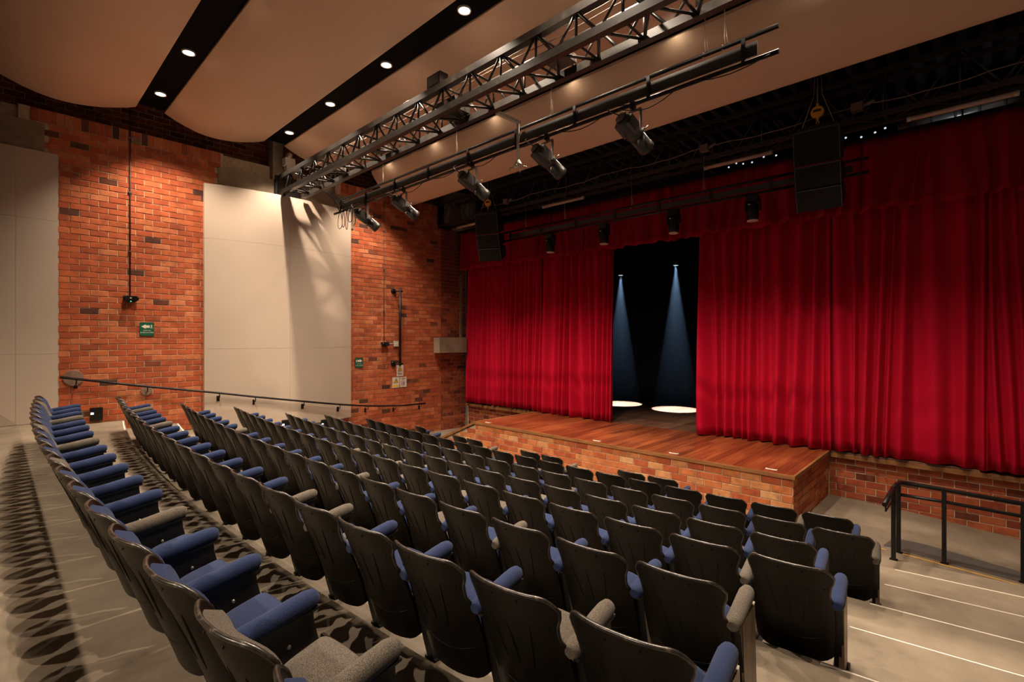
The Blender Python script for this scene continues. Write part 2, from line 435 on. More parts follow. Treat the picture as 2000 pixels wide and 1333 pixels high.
beige_panel(3.20, 6.70, 0, 0, -12.40, 0.28, (0, 0.5, 1.0), (0.75, 2.655, 5.11, 6.33), 'tall bowed beige panel between the two brick piers')

# right and rear parts of the room are out of sight; the floor tiers run on to where they stand
# ------------------------------------------------------------------ tiers
CX, CY = -5.909, 49.745
ROWS = [  # radius of the seat line, drop of the back tops under the camera, first seat, count
    (49.455, 0.846, -4.273, 18), (48.498, 1.014, -5.089, 20), (47.586, 1.191, -4.792, 19), (46.661, 1.368, -5.036, 20),
    (45.727, 1.566, -4.795, 19), (44.781, 1.736, -5.075, 20), (43.844, 1.897, -4.849, 19), (42.936, 2.081, -3.999, 0)]
PITCH = 0.52
FZ = [2.081 - r[1] for r in ROWS]
def arc_pt(R, s):
    a = s / R
    return CX + R * math.sin(a), CY - R * math.cos(a)
def tier(Rback, Rfront, z, label, x0=-12.55, x1=1.05, zb=-0.4):
    """Rback / Rfront: radius of the curved edge, or a negative tuple-free straight edge given as ('y', value)"""
    b = MB(); n = 48
    def yat(R, x): return R[1] if isinstance(R, tuple) else CY - math.sqrt(R * R - (x - CX) ** 2)
    xs = [x0 + (x1 - x0) * k / n for k in range(n + 1)]
    top = [[(x, yat(Rback, x) if Rback else -4.0, z), (x, yat(Rfront, x), z)] for x in xs]
    b.grid(top, False, True)
    fr = [[(x, yat(Rfront, x), z), (x, yat(Rfront, x), zb)] for x in xs]
    b.grid(fr, False, True)
    bk = [[(x, yat(Rback, x) if Rback else -4.0, z), (x, yat(Rback, x) if Rback else -4.0, zb)] for x in xs]
    b.grid(bk, False, False)
    b.quad(top[0][0], top[0][1], (x0, top[0][1][1], zb), (x0, top[0][0][1], zb)); b.quad(top[-1][1], top[-1][0], (x1, top[-1][0][1], zb), (x1, top[-1][1][1], zb))
    return struct(b.obj('floor', M['concrete']), label)
def strip(R, z, s0, s1, wd, m, name, parent, hgt=0.003, n=14):
    b = MB(); P = []
    for k in range(n + 1):
        s = s0 + (s1 - s0) * k / n
        a = arc_pt(R + wd, s * (R + wd) / R); c = arc_pt(R, s)
        P.append((a, c))
    b.grid([[(a[0], a[1], z + hgt), (c[0], c[1], z + hgt)] for a, c in P], False, True)
    b.grid([[(c[0], c[1], z + hgt), (c[0], c[1], z - 0.004)] for a, c in P], False, True)
    b.grid([[(a[0], a[1], z - 0.004), (a[0], a[1], z + hgt)] for a, c in P], False, True)
    return b.obj(name, m, parent)
EDGE = [('y', 0.63)] + [r[0] - 0.12 for r in ROWS[1:]]          # riser behind each row; the rear one runs straight
names = ['rear aisle floor behind the last row of seats', 'tier under the rear row of seats', 'tier under the seventh row from the stage', 'tier under the sixth row from the stage', 'tier under the fifth row from the stage',
         'tier under the fourth row from the stage', 'tier under the third row from the stage', 'tier under the second row from the stage', 'tier under the front row of seats']
tz = [FZ[0] + 0.105] + FZ
for k in range(9):
    Rb = None if k == 0 else EDGE[k - 1]
    Rf = EDGE[k] if k < 8 else CY - 7.77
    t = tier(Rb, Rf, tz[k], names[k])
    if 1 <= k < 8:
        R2 = Rf + 0.016
        strip(R2, tz[k], 5.22, 6.9, 0.013, M['nosing'], 'nosing_strip', t)
        strip(R2, tz[k], -6.5, -5.25, 0.02, M['nosing'], 'nosing_strip', t)
# lower floor before the stage, sloping away at the right
def low_z(x, y):
    a = -0.02 if x < -2.2 else -0.02 - 0.05 * min(1.0, (x + 2.2) / 1.2)
    return a - max(0.0, x + 0.9) * 0.085 - max(0, (y - 8.4)) * 0.02
b = MB(); xs = [-12.6, -9, -5, -2.2, -1.6, -1.0, -0.9, -0.4, 0.1, 0.6, 1.2]; ys = [7.6, 8.1, 8.4, 8.6, 9.3, 10.2, 11.0]
b.grid([[(x, y, low_z(x, y)) for y in ys] for x in xs], False, True)
b.box((-12.6, 7.6, -0.5), (1.2, 11.0, -0.45))
low = struct(b.obj('floor', M['concrete']), 'lower concrete floor sloping away beside the stage')
def low_strip(pts, wd, m, name, hgt=0.004):
    bb = MB(); P = []
    for (x, y, w2) in pts:
        P.append([(x, y, low_z(x, y) + hgt), (x, y + w2, low_z(x, y + w2) + hgt)])
    bb.grid(P, False, True); return bb.obj(name, m, low)
arc_low = lambda x, y0: y0 + (x + 0.9) * 0.12 + (x + 0.9) ** 2 * 0.011
low_strip([(x, arc_low(x, 8.57), 0.035) for x in (-1.02, -0.7, -0.3, 0.1, 0.5, 0.9, 1.15)], 0.03, M['line_yellow'], 'yellow_line')
low_strip([(x, arc_low(x, 8.72), w2) for x, w2 in ((-0.98, 0.06), (-0.93, 0.36), (-0.82, 0.50), (-0.6, 0.55), (-0.3, 0.52), (0.1, 0.46), (0.5, 0.40), (0.9, 0.34), (1.15, 0.30))], 0.3, M['grey_paint'], 'painted_band')

# ------------------------------------------------------------------ stage
SX0, SX1, SY, SYB, SZ = -9.28, -2.06, 8.43, 10.85, 0.77
st = struct(MB().box((SX0 + 0.004, SY + 0.004, -0.3), (SX1 - 0.004, SYB, SZ - 0.06)).obj('stage_base', M['mortar']), 'brick faced base of the stage apron')
lay(st, (SX0, SY), (1, 0), SX1 - SX0, -0.035, 0.709, 0.302, 0.124, M['brick_stage'], (0, -1), seed=11)
lay(st, (SX1, SY), (0, 1), SYB - SY, -0.16, 0.71, 0.302, 0.124, M['brick_stage'], (1, 0), seed=12)
lay(st, (SX0, SY + 1.3), (0, 1), SYB - SY - 1.3, -0.035, 0.709, 0.302, 0.124, M['brick_base'], (-1, 0), seed=13)
pw = 0.15; n = int((SX1 - SX0) / pw); pw = (SX1 - SX0) / n
plank = {}
def plank_obj(parent, x0, x1, y0, y1, z, m, key):
    if key not in plank:
        l, d, c = x1 - x0 - 0.0012, y1 - y0, 0.0012
        bb = MB()
        bb.v = [(0, 0, -0.05), (l, 0, -0.05), (l, d, -0.05), (0, d, -0.05), (0, 0, -c), (l, 0, -c), (l, d, -c), (0, d, -c), (c, c, 0), (l - c, c, 0), (l - c, d - c, 0), (c, d - c, 0)]
        for k in range(4):
            q = (k + 1) % 4; bb.f += [(k, q, 4 + q, 4 + k), (4 + k, 4 + q, 8 + q, 8 + k)]
        bb.f.append((8, 9, 10, 11)); bb.sm = [False] * 9
        plank[key] = bb.mesh('plank', m)
    o = link('plank', plank[key], parent); o.location = (x0 + 0.002, y0, z)
    return o
for i in range(n):
    x = SX0 + i * pw
    sp = 1.0 if i % 3 == 1 else (1.65 if i % 3 == 2 else 0.0)
    if sp:
        plank_obj(st, x, x + pw, SY, SY + sp - 0.002, SZ, M['wood'], ('a', sp)); plank_obj(st, x, x + pw, SY + sp, SYB, SZ, M['wood'], ('b', sp))
    else: plank_obj(st, x, x + pw, SY, SYB, SZ, M['wood'], 'full')
MB().box((SX0 - 0.03, SY - 0.032, SZ - 0.055), (SX1 + 0.032, SY + 0.006, SZ + 0.004)).obj('edge_trim', M['wood_cap'], st)
MB().box((SX1 - 0.006, SY + 0.006, SZ - 0.055), (SX1 + 0.032, SYB, SZ + 0.004)).obj('edge_trim', M['wood_cap'], st)
MB().box((SX0 - 0.045, SY + 0.02, SZ - 0.06), (SX0 + 0.02, SYB, SZ + 0.004)).obj('edge_trim', M['wood_cap'], st)
# sloping side parapet at the far end
sl = struct(MB().prism([(-10.62, -0.2), (SX0 + 0.0, -0.2), (SX0 + 0.0, SZ - 0.07), (-10.62, 0.13)], 1, SY + 0.004, SY + 0.25).obj('parapet', M['mortar']), 'sloping brick side wall with wooden cap at the end of the stage')
def clip_par(z):
    k = (z + 0.05 - 0.13) / (SZ - 0.06 - 0.13)
    return (max(0.0, k * 1.34), 1.34)
lay(sl, (-10.62, SY), (1, 0), 1.34, -0.035, 0.709, 0.302, 0.124, M['brick_stage'], (0, -1), clip=clip_par, seed=15)
MB().prism([(-10.72, 0.10), (-9.30, SZ - 0.055), (-9.30, SZ + 0.004), (-10.72, 0.16)], 1, SY - 0.045, SY + 0.28).obj('cap', M['wood_cap'], sl)
struct(MB().prism([(-10.6, -0.2), (-9.33, -0.2), (-9.33, SZ - 0.02), (-10.6, 0.02)], 1, SY + 0.25, SY + 1.30).obj('ramp', M['concrete']), 'concrete ramp up to the stage end')
# stage proper behind the curtain line
sb = struct(MB().box((-12.45, SYB + 0.104, -0.4), (1.2, 15.6, SZ - 0.06)).obj('stage_base', M['mortar']), 'brick base under the curtain')
lay(sb, (-12.40, SYB + 0.10), (1, 0), SX0 + 12.40, -0.09, 0.654, 0.302, 0.124, M['brick_base'], (0, -1), seed=17)
lay(sb, (SX1, SYB + 0.10), (1, 0), 3.2, -0.338, 0.654, 0.302, 0.124, M['brick_base'], (0, -1), seed=18)
MB().box((-12.40, SYB - 0.02, 0.66), (SX0 - 0.05, SYB + 0.2, SZ - 0.03)).obj('edge_trim', M['wood_cap'], sb)
MB().box((SX1 + 0.05, SYB - 0.02, 0.66), (1.2, SYB + 0.2, SZ - 0.03)).obj('edge_trim', M['wood_cap'], sb)
pw2 = 0.22; n2 = int((0.2 + 11.2) / pw2)
for i in range(n2):
    x = -11.2 + i * pw2
    sp = 1.3 + (i * 37 % 5) * 0.55
    plank_obj(sb, x, x + pw2, SYB + 0.002, SYB + sp, SZ, M['wood_shaded'], ('d', sp)); plank_obj(sb, x, x + pw2, SYB + sp + 0.002, 15.5, SZ, M['wood_shaded'], ('e', sp))
# floor pocket plates
for (x, y, lab) in ((-5.71, 8.57, 'small flush metal plate in the middle of the stage edge'), (-4.06, 8.60, 'flush metal plate between the middle of the stage edge and its near corner'),
                    (-8.95, 8.57, 'pale metal plate at the far end of the stage edge'), (-2.42, 8.63, 'flush metal plate at the near corner of the stage')):
    t = thing('floor_plate', lab, 'metal plate', (x, y, SZ + 0.001), group='metal plates along the stage edge')
    MB().box((-0.085, -0.03, 0), (0.085, 0.03, 0.006)).obj('plate', M['nosing'], t)
    MB().box((-0.07, 0.008, 0.006), (0.07, 0.024, 0.008)).obj('lid', M['ink'], t)
# stage house, all black
struct(MB().box((-13.2, 15.55, 0.7), (1.4, 15.7, 8.4)).obj('wall_back', M['void']), 'black rear wall of the stage')
struct(MB().box((-13.2, 11.0, 0.7), (-12.45, 15.6, 8.4)).obj('wall_stage_left', M['void']), 'black side wall of the stage')
struct(MB().box((1.2, 11.0, 0.7), (1.4, 15.6, 8.4)).obj('wall_stage_right', M['void']), 'black side wall of the stage beyond the curtain')
# stage ceiling deck with ribs running to the back
b = MB(); b.box((-13.2, 8.5, 7.95), (1.6, 15.7, 8.1))
struct(b.obj('ceiling_deck', M['void']), 'black corrugated metal deck over the stage')
dk = bpy.data.objects['ceiling_deck']
rib = MB().prism([(-0.09, 0), (0.09, 0), (0.05, -0.09), (-0.05, -0.09)], 1, 0, 6.9).mesh('rib', M['deck'])
for k in range(46):
    o = link('rib', rib, dk); o.location = (-12.9 + k * 0.31, 8.6, 7.95)

# ------------------------------------------------------------------ ceiling: bowed panels and black light slots
def bow_prof(y0, y1, z0, z1, sag, skew=0.45, n=16):
    out = []
    for k in range(n + 1):
        q = k / n
        e = q / (2 * skew) if q < skew else 0.5 + (q - skew) / (2 * (1 - skew))
        out.append((y0 + (y1 - y0) * q, z0 + (z1 - z0) * q - sag * math.sin(PI * e) ** 0.9))
    return out
def ceiling_panel(prof, label, x0=-12.2, x1=1.3, th=0.05):
    b = MB()
    F = [[(x, y, z) for (y, z) in prof] for x in (x0, x1)]
    T = [[(x, y, z + th) for (y, z) in prof] for x in (x0, x1)]
    b.grid(F, True, True); b.grid(T, True, False)
    for xi in (0, 1):
        for k in range(len(prof) - 1):
            q = (F[xi][k], F[xi][k + 1], T[xi][k + 1], T[xi][k]); b.quad(*(q[::-1] if xi == 0 else q))
    b.quad(F[0][0], F[1][0], T[1][0], T[0][0]); b.quad(F[1][-1], F[0][-1], T[0][-1], T[1][-1])
    return struct(b.obj('ceiling_panel', M['ceil']), label)
ceiling_panel(bow_prof(-2.43, -0.48, 7.53, 7.50, 0.23), 'bowed brown ceiling panel at the rear of the hall')
ceiling_panel(bow_prof(0.0, 1.95, 7.47, 7.51, 0.24), 'bowed brown ceiling panel over the rear seats')
ceiling_panel(bow_prof(2.43, 4.37, 7.54, 7.53, 0.24), 'bowed brown ceiling panel before the metal truss')
ceiling_panel(bow_prof(4.85, 6.80, 7.55, 7.53, 0.24), 'bowed brown ceiling panel above the metal truss')
ceiling_panel([(7.20, 7.50), (7.28, 7.36), (7.40, 7.21), (7.55, 7.08), (7.71, 6.98), (7.87, 6.92), (8.03, 6.88), (8.18, 6.85), (8.32, 6.82), (8.44, 6.80), (8.52, 6.83), (8.58, 6.90)], 'steep bowed brown ceiling panel nearest the stage')
struct(MB().box((-12.6, -4.2, 5.12), (1.3, -0.02, 5.38)).obj('gallery', M['concrete_beam']), 'unseen rear gallery over the back of the hall')  # out of view; inferred from the straight shadow line behind the seats
struct(MB().box((-12.6, -0.62, 1.0), (-0.6, -0.50, 2.15)).obj('wall_rear', M['concrete_beam']), 'unseen low wall behind the rear aisle')  # out of view; added to cut the gallery lamps along that shadow line
struct(MB().box((-13.3, -4.0, 8.05), (1.6, 8.5, 8.2)).obj('ceiling', M['void']), 'black ceiling above the bowed panels')
struct(MB().box((-12.2, 8.55, 6.95), (1.3, 8.60, 7.95)).obj('ceiling_fascia', M['void']), 'black fascia behind the last ceiling panel')
for gi, (a, c) in enumerate(((-0.50, 0.02), (1.93, 2.45), (4.35, 4.87), (6.78, 7.24))):
    s_ = MB().box((-12.15, a, 7.575), (1.3, c, 7.60)).obj('light_slot', M['black'])
    struct(s_, ['black light slot at the rear of the ceiling', 'black light slot above the rear seats', 'black light slot before the metal truss', 'black light slot beyond the metal truss'][gi])

# recessed downlights
ring = MB().lathe([(0.100, 0.0), (0.100, -0.030), (0.082, -0.030), (0.076, -0.004)], 20).mesh('ring', M['white'])
lens = MB().lathe([(0.074, -0.008), (0.070, -0.020), (0.03, -0.026)], 18).mesh('lens', M['lamp'])
gapn = ['ceiling slot over the rear seats', 'ceiling slot before the truss', 'ceiling slot beyond the truss']
ORD = ['first', 'second', 'third', 'fourth', 'fifth', 'sixth', 'seventh', 'eighth', 'ninth', 'tenth', 'eleventh', 'twelfth', 'thirteenth', 'fourteenth', 'fifteenth', 'sixteenth', 'seventeenth', 'eighteenth', 'nineteenth', 'twentieth']
for gi, gy in enumerate(GAPS):
    for xi, gx in enumerate(LIGHT_X):
        if gx > -1.0: continue
        t = thing('downlight', 'round lit downlight in the %s, %s from the brick wall' % (gapn[gi], ORD[xi]), 'ceiling light', (gx, gy, 7.575), group='downlights in the ceiling slots')
        link('ring', ring, t); link('lens', lens, t)

# ------------------------------------------------------------------ trusses
def truss(name, label, x0, x1, y0, y1, z0, z1, cw, bay, m, mw, web_r=0.014):
    t = thing(name, label, 'truss')
    for (y, z) in ((y0, z0), (y1, z0), (y0, z1), (y1, z1)):
        h = cw / 2
        MB().box((x0, y - h, z - h), (x1, y + h, z + h)).obj('chord', m, t)
    for fi, (ya, za, yb, zb_) in enumerate(((y0, z0, y0, z1), (y1, z0, y1, z1), (y0, z0, y1, z0), (y0, z1, y1, z1))):
        k = 0; x = x0 + 0.05
        while x + bay <= x1:
            ends = (ya, za), (yb, zb_)
            p, q = ends if k % 2 == 0 else ends[::-1]
            if fi != 3:
                b = MB(); b.tube([(x, p[0], p[1]), (x + bay, q[0], q[1])], web_r, 4); b.obj('brace', mw, t)
            if k % 2 == 1:
                b = MB(); b.tube([(x, ya, za), (x, yb, zb_)], web_r, 4); b.obj('strut', mw, t)
            x += bay; k += 1
    return t
tr = truss('lighting_truss', 'dark steel box truss crossing under the ceiling from the brick wall', -12.02, 1.2, 4.76, 5.24, 6.385, 6.765, 0.10, 0.315, M['steel'], M['steel'], 0.021)
MB().box((-12.46, 4.70, 6.28), (-12.36, 5.30, 6.86)).obj('end_plate', M['black_metal'], tr)
MB().box((-12.40, 4.74, 6.30), (-12.0, 4.80, 6.84)).obj('end_plate', M['black_metal'], tr)
# things on and inside the truss
b = MB()
for k in range(4):
    rg = random.Random(k)
    y = 4.80 + 0.10 * k
    b.tube([(x, y + rg.uniform(-0.03, 0.03), 6.84 + rg.uniform(0, 0.05)) for x in [-11.5 + i * 0.75 for i in range(17)]], 0.006, 5)
tag(b.obj('cable_bundle', M['conduit']), 'thin pale cables lying along the top of the ceiling truss', 'cable')
t = thing('projector', 'dark projector with glass lens carried inside the ceiling truss', 'projector', (-6.05, 5.02, 6.44))
MB().box((-0.22, -0.16, 0), (0.22, 0.16, 0.18)).obj('body', M['charcoal'], t)
MB().lathe([(0.05, 0), (0.06, 0.06), (0.045, 0.07)], 14, Matrix.Translation((0.05, -0.16, 0.09)) @ Matrix.Rotation(PI / 2, 4, 'X')).obj('lens', M['silver'], t)
t = thing('junction_box', 'small black control box standing on top of the ceiling truss', 'box', (-6.15, 4.80, 6.82))
MB().box((-0.20, -0.07, 0), (0.13, 0.09, 0.20)).obj('body', M['black_metal'], t); MB().box((-0.15, -0.075, 0.03), (0.08, -0.07, 0.17)).obj('cover', M['charcoal'], t)
for (x, lab) in ((-9.9, 'second grey cable reel box inside the truss, nearer the wall'), (-3.9, 'grey metal dimmer box inside the truss near its open end'), (-8.2, 'grey metal dimmer box inside the truss at its middle')):
    t = thing('dimmer_box', lab, 'box', (x, 5.03, 6.425))
    MB().box((-0.16, -0.12, 0), (0.16, 0.12, 0.10)).obj('body', M['edge_grey'], t); MB().tube([(-0.1, -0.12, 0.05), (-0.1, -0.17, 0.05)], 0.02, 8).obj('connector', M['silver'], t)
t = thing('chain_hoist', 'grey electric hoist with red base at the wall end of the truss', 'hoist', (-12.25, 4.98, 6.86))
MB().lathe([(0.07, 0.0), (0.075, 0.04), (0.075, 0.12)], 14).obj('base', M['red_plastic'], t)
MB().box((-0.09, -0.09, 0.06), (0.09, 0.08, 0.24)).obj('gear_box', M['pale_metal'], t)
MB().box((-0.10, -0.13, 0.24), (0.10, 0.11, 0.42)).obj('control_box', M['pale_metal'], t)
MB().lathe([(0.075, 0.42), (0.08, 0.44), (0.08, 0.54), (0.05, 0.56)], 16).obj('motor', M['silver'], t)
MB().tube([(0.02, 0.11, 0.30), (0.03, 0.16, 0.24), (0.02, 0.12, 0.12)], 0.012, 6).obj('cable', M['line_yellow'], t)
# pale projector mount hanging from the truss
t = thing('projector_mount', 'pale empty projector mount on a bent pole hanging from the truss', 'projector mount', (-5.33, 5.28, 6.33))
MB().box((-0.03, 0.0, -0.02), (0.03, 0.52, 0.03)).obj('arm', M['pale_metal'], t)
MB().tube([(0, 0.48, 0.0), (0, 0.48, -0.66)], 0.022, 10).obj('pole', M['pale_metal'], t)
b = MB(); b.lathe([(0.03, -0.60), (0.06, -0.66), (0.09, -0.70), (0.03, -0.72)], 12, Matrix.Translation((0, 0.48, 0)))
for k in range(4):
    a = k * PI / 2 + 0.5
    b.tube([(0, 0.48, -0.69), (0.13 * math.cos(a), 0.48 + 0.13 * math.sin(a), -0.71), (0.14 * math.cos(a), 0.48 + 0.14 * math.sin(a), -0.75)], 0.011, 6)
b.obj('spider_bracket', M['pale_metal'], t)

# ------------------------------------------------------------------ lighting bars
def light_bar(label, x0, x1, y, zu, zl, r, n, m, wires, ztop, chan=True):
    t = thing('lighting_bar', label, 'lighting bar')
    MB().tube([(x0, y, zu), (x1, y, zu)], r, 10).obj('upper_pipe', m, t)
    MB().tube([(x0, y, zl), (x1, y, zl)], r, 10).obj('lower_pipe', m, t)
    if chan: MB().box((x0 + 0.30, y - 0.008, zl + 0.05), (x1 - 0.22, y + 0.008, zu - 0.075)).obj('cable_channel', M['charcoal'], t)
    for k in range(n):
        x = x0 + 0.36 + (x1 - x0 - 0.72) * k / (n - 1)
        MB().box((x - 0.022, y - 0.04, zl), (x + 0.022, y - 0.018, zu)).obj('upright', m, t)
    for x in wires:
        b = MB(); b.tube([(x, y, zu), (x - 0.012, y, zu + 0.12), (x, y, ztop)], 0.005, 5); b.tube([(x + 0.03, y, zu + 0.02), (x + 0.015, y, zu + 0.12), (x, y, zu + 0.25)], 0.004, 5)
        b.tube([(x - 0.03, y, zu - 0.03), (x - 0.03, y, zu + 0.03)], 0.012, 6)
        b.obj('hanger_wire', M['wire'], t)
    return t
light_bar('black double pipe lighting bar hanging beyond the truss with five spotlights', -11.75, -1.58, 5.9, 6.30, 6.02, 0.026, 9, M['black_metal'], (-9.5, -7.0, -4.75, -2.38, -2.15), 7.45)
light_bar('black double pipe lighting bar hanging in front of the red valance', -9.6, -1.28, 9.7, 5.80, 5.57, 0.024, 8, M['black_metal'], (-8.7, -7.4, -5.55, -3.95), 6.5)
# cables draped along the front bar
b = MB()
for k in range(9):
    x = -10.9 + k * 1.05
    b.tube([(x + 0.105 * i, 5.86 - 0.005 * (i % 2), 6.00 - 0.10 * math.sin(PI * i / 8) * (0.4 + (k * 7 % 5) / 5)) for i in range(9)], 0.007, 5)
tag(b.obj('power_cable', M['cable']), 'black cable looping along the lower pipe of the front lighting bar', 'cable')
b = MB()
for k in range(5):
    rg = random.Random(40 + k); x = -11.35 + 0.13 * k; d = rg.uniform(0.35, 0.62); wd = rg.uniform(0.08, 0.2)
    b.tube([(x + wd * math.sin(PI * i / 10 * 2) * 0.6, 5.84 + 0.02 * k, 6.05 - d * math.sin(PI * i / 10)) for i in range(11)], 0.008, 5)
for k in range(3):
    b.tube([(-11.5 + 0.22 * k, 5.9, 6.05), (-11.35 + 0.1 * k, 5.7, 6.25), (-11.25 + 0.05 * k, 5.35, 6.40)], 0.012, 6)
tag(b.obj('cable_loops', M['cable']), 'tangle of black cables hanging at the wall end of the lighting bar', 'cable')

# ellipsoidal spotlights
def spotlight(x, label, pitch, roll):
    t = thing('spotlight', label, 'spotlight', (x, 5.90, 6.02), (0, 0, roll), group='spotlights on the front lighting bar')
    b = MB(); b.tube([(0, 0, 0.03), (0, -0.035, 0.0), (0, 0, -0.05), (0, 0, -0.09)], 0.018, 7); b.box((-0.03, -0.03, -0.06), (0.03, 0.03, 0.035)); b.obj('clamp', M['black_metal'], t)
    yk = MB()
    for sx in (-1, 1):
        yk.box((sx * 0.125 - 0.006, -0.02, -0.40), (sx * 0.125 + 0.006, 0.02, -0.09))
    yk.box((-0.131, -0.02, -0.10), (0.131, 0.02, -0.088)); yk.obj('yoke', M['edge_grey'], t)
    R = Matrix.Translation((0, 0.03, -0.38)) @ Matrix.Rotation(-pitch, 4, 'X') @ Matrix.Rotation(-PI / 2, 4, 'X')
    body = MB().lathe([(0.05, -0.30), (0.09, -0.29), (0.108, -0.25), (0.112, -0.10), (0.122, -0.06), (0.122, 0.02), (0.108, 0.05)], 14, R)
    body.box((-0.115, -0.07, -0.26), (0.115, 0.09, -0.05), R)
    bd = body.obj('lamp_housing', M['spot_body'], t)
    MB().lathe([(0.105, 0.03), (0.105, 0.24), (0.112, 0.25), (0.112, 0.31), (0.095, 0.312)], 16, R).obj('lens_barrel', M['spot_body'], t)
    kn = MB()
    for sx in (-1, 1):
        kn.tube([R @ Vector((sx * 0.11, 0, 0.0)), R @ Vector((sx * 0.165, 0, 0.0))], 0.028, 10)
    kn.tube([R @ Vector((0.15, 0, 0.0)), R @ Vector((0.17, -0.09, 0.03))], 0.009, 6)
    kn.tube([R @ Vector((0.06, 0.10, 0.05)), R @ Vector((0.07, 0.16, 0.07))], 0.012, 6)
    kn.obj('tilt_knob', M['edge_grey'], t)
    MB().lathe([(0.085, -0.318), (0.03, -0.345)], 12, R).obj('rear_cap', M['edge_grey'], t)
    p0 = R @ Vector((0, 0, -0.34))
    q1 = Vector((-0.06, 0, 0.02)); lp = []
    for i in range(15):
        f = i / 14; lp.append(p0 * (1 - f) + q1 * f + Vector((-0.20, -0.10, 0.06)) * math.sin(PI * f))
    MB().tube(lp, 0.008, 6).obj('power_lead', M['cable'], t)
    return t
for (x, lab, pi_) in ((-10.25, 'black theatre spotlight on the front bar, first from the brick wall', 38), (-8.72, 'black theatre spotlight on the front bar, second from the brick wall', 36), (-6.58, 'black theatre spotlight in the middle of the front bar', 34),
                  (-4.85, 'black theatre spotlight on the front bar beside the pale projector mount', 34), (-3.36, 'black theatre spotlight on the front bar, last before its open end', 32)):
    spotlight(x, lab, math.radians(pi_ - 5), math.radians(-8))
# moving heads on the second bar
def moving_head(x, label):
    t = thing('moving_head', label, 'stage light', (x, 9.7, 5.55), group='moving head lights before the valance')
    MB().box((-0.10, -0.09, -0.13), (0.10, 0.09, -0.02)).obj('base', M['fixture'], t)
    b = MB(); b.box((-0.135, -0.04, -0.30), (-0.108, 0.04, -0.10)); b.box((0.108, -0.04, -0.30), (0.135, 0.04, -0.10)); b.box((-0.135, -0.04, -0.125), (0.135, 0.04, -0.10)); b.obj('yoke', M['fixture'], t)
    MB().lathe([(0.07, -0.16), (0.105, -0.18), (0.105, -0.40), (0.095, -0.47)], 16).obj('head', M['fixture'], t)
    MB().lathe([(0.098, -0.47), (0.098, -0.49), (0.06, -0.492)], 16).obj('lens_ring', M['tube_glass'], t)
    MB().box((-0.05, -0.108, -0.20), (-0.01, -0.09, -0.18)).obj('badge', M['silver'], t)
for x, lab in ((-7.86, 'black moving head light in front of the valance, first from the brick wall'), (-6.27, 'black moving head light in front of the valance above the curtain edge'),
               (-4.58, 'black moving head light in front of the valance above the dark opening'), (-3.04, 'black moving head light in front of the valance beside the large speakers')):
    moving_head(x, lab)

# ------------------------------------------------------------------ stage-side truss, tubes, cable, speakers
tr2 = truss('lighting_truss', 'black box truss above the stage front, end bracketed to the wall', -12.4, 1.2, 9.75, 10.15, 6.47, 7.15, 0.07, 0.45, M['deck'], M['deck'], 0.016)
MB().box((-12.45, 9.70, 6.40), (-12.38, 10.2, 7.2)).obj('end_plate', M['black_metal'], tr2)
def fl_tube(x0, x1, label):
    t = thing('fluorescent_lamp', label, 'light fitting', (x0, 9.9, 6.33), group='unlit tubes under the stage truss')
    l = x1 - x0
    MB().tube([(0.04, 0, 0), (l - 0.04, 0, 0)], 0.036, 10).obj('tube', M['tube_glass'], t)
    MB().tube([(0, 0, 0), (0.06, 0, 0)], 0.040, 10).obj('end_cap', M['pale_metal'], t); MB().tube([(l - 0.06, 0, 0), (l, 0, 0)], 0.040, 10).obj('end_cap', M['pale_metal'], t)
    b = MB(); b.box((0.25, -0.012, 0.02), (0.29, 0.012, 0.12)); b.box((l - 0.29, -0.012, 0.02), (l - 0.25, 0.012, 0.12)); b.obj('bracket', M['black_metal'], t)
for x0, x1, lab in ((-0.82, 0.42, 'long unlit tube light above the red valance beyond the large speakers'), (-4.03, -2.76, 'long unlit tube light beside the large speakers'), (-8.28, -6.98, 'long unlit tube light in the middle above the valance'), (-11.72, -10.45, 'unlit tube light half hidden by the far speakers')):
    fl_tube(x0, x1, lab)
t = thing('stage_cable', 'sagging cable with junction boxes along the stage truss', 'cable')
pts = []
for k in range(49):
    x = -10.0 + k * 0.23
    pts.append((x, 9.3, 6.52 - 0.05 * math.sin((x + 10) / 2.1 * PI) ** 2 + 0.01 * math.sin(x * 9)))
MB().tube(pts, 0.010, 6).obj('cable', M['conduit'], t)
for x in (-9.0, -3.75, -1.35):
    b = MB(); b.box((x - 0.10, 9.24, 6.44), (x + 0.05, 9.36, 6.56)); b.tube([(x + 0.05, 9.3, 6.5), (x + 0.2, 9.28, 6.54)], 0.03, 7); b.obj('junction_box', M['conduit'], t)
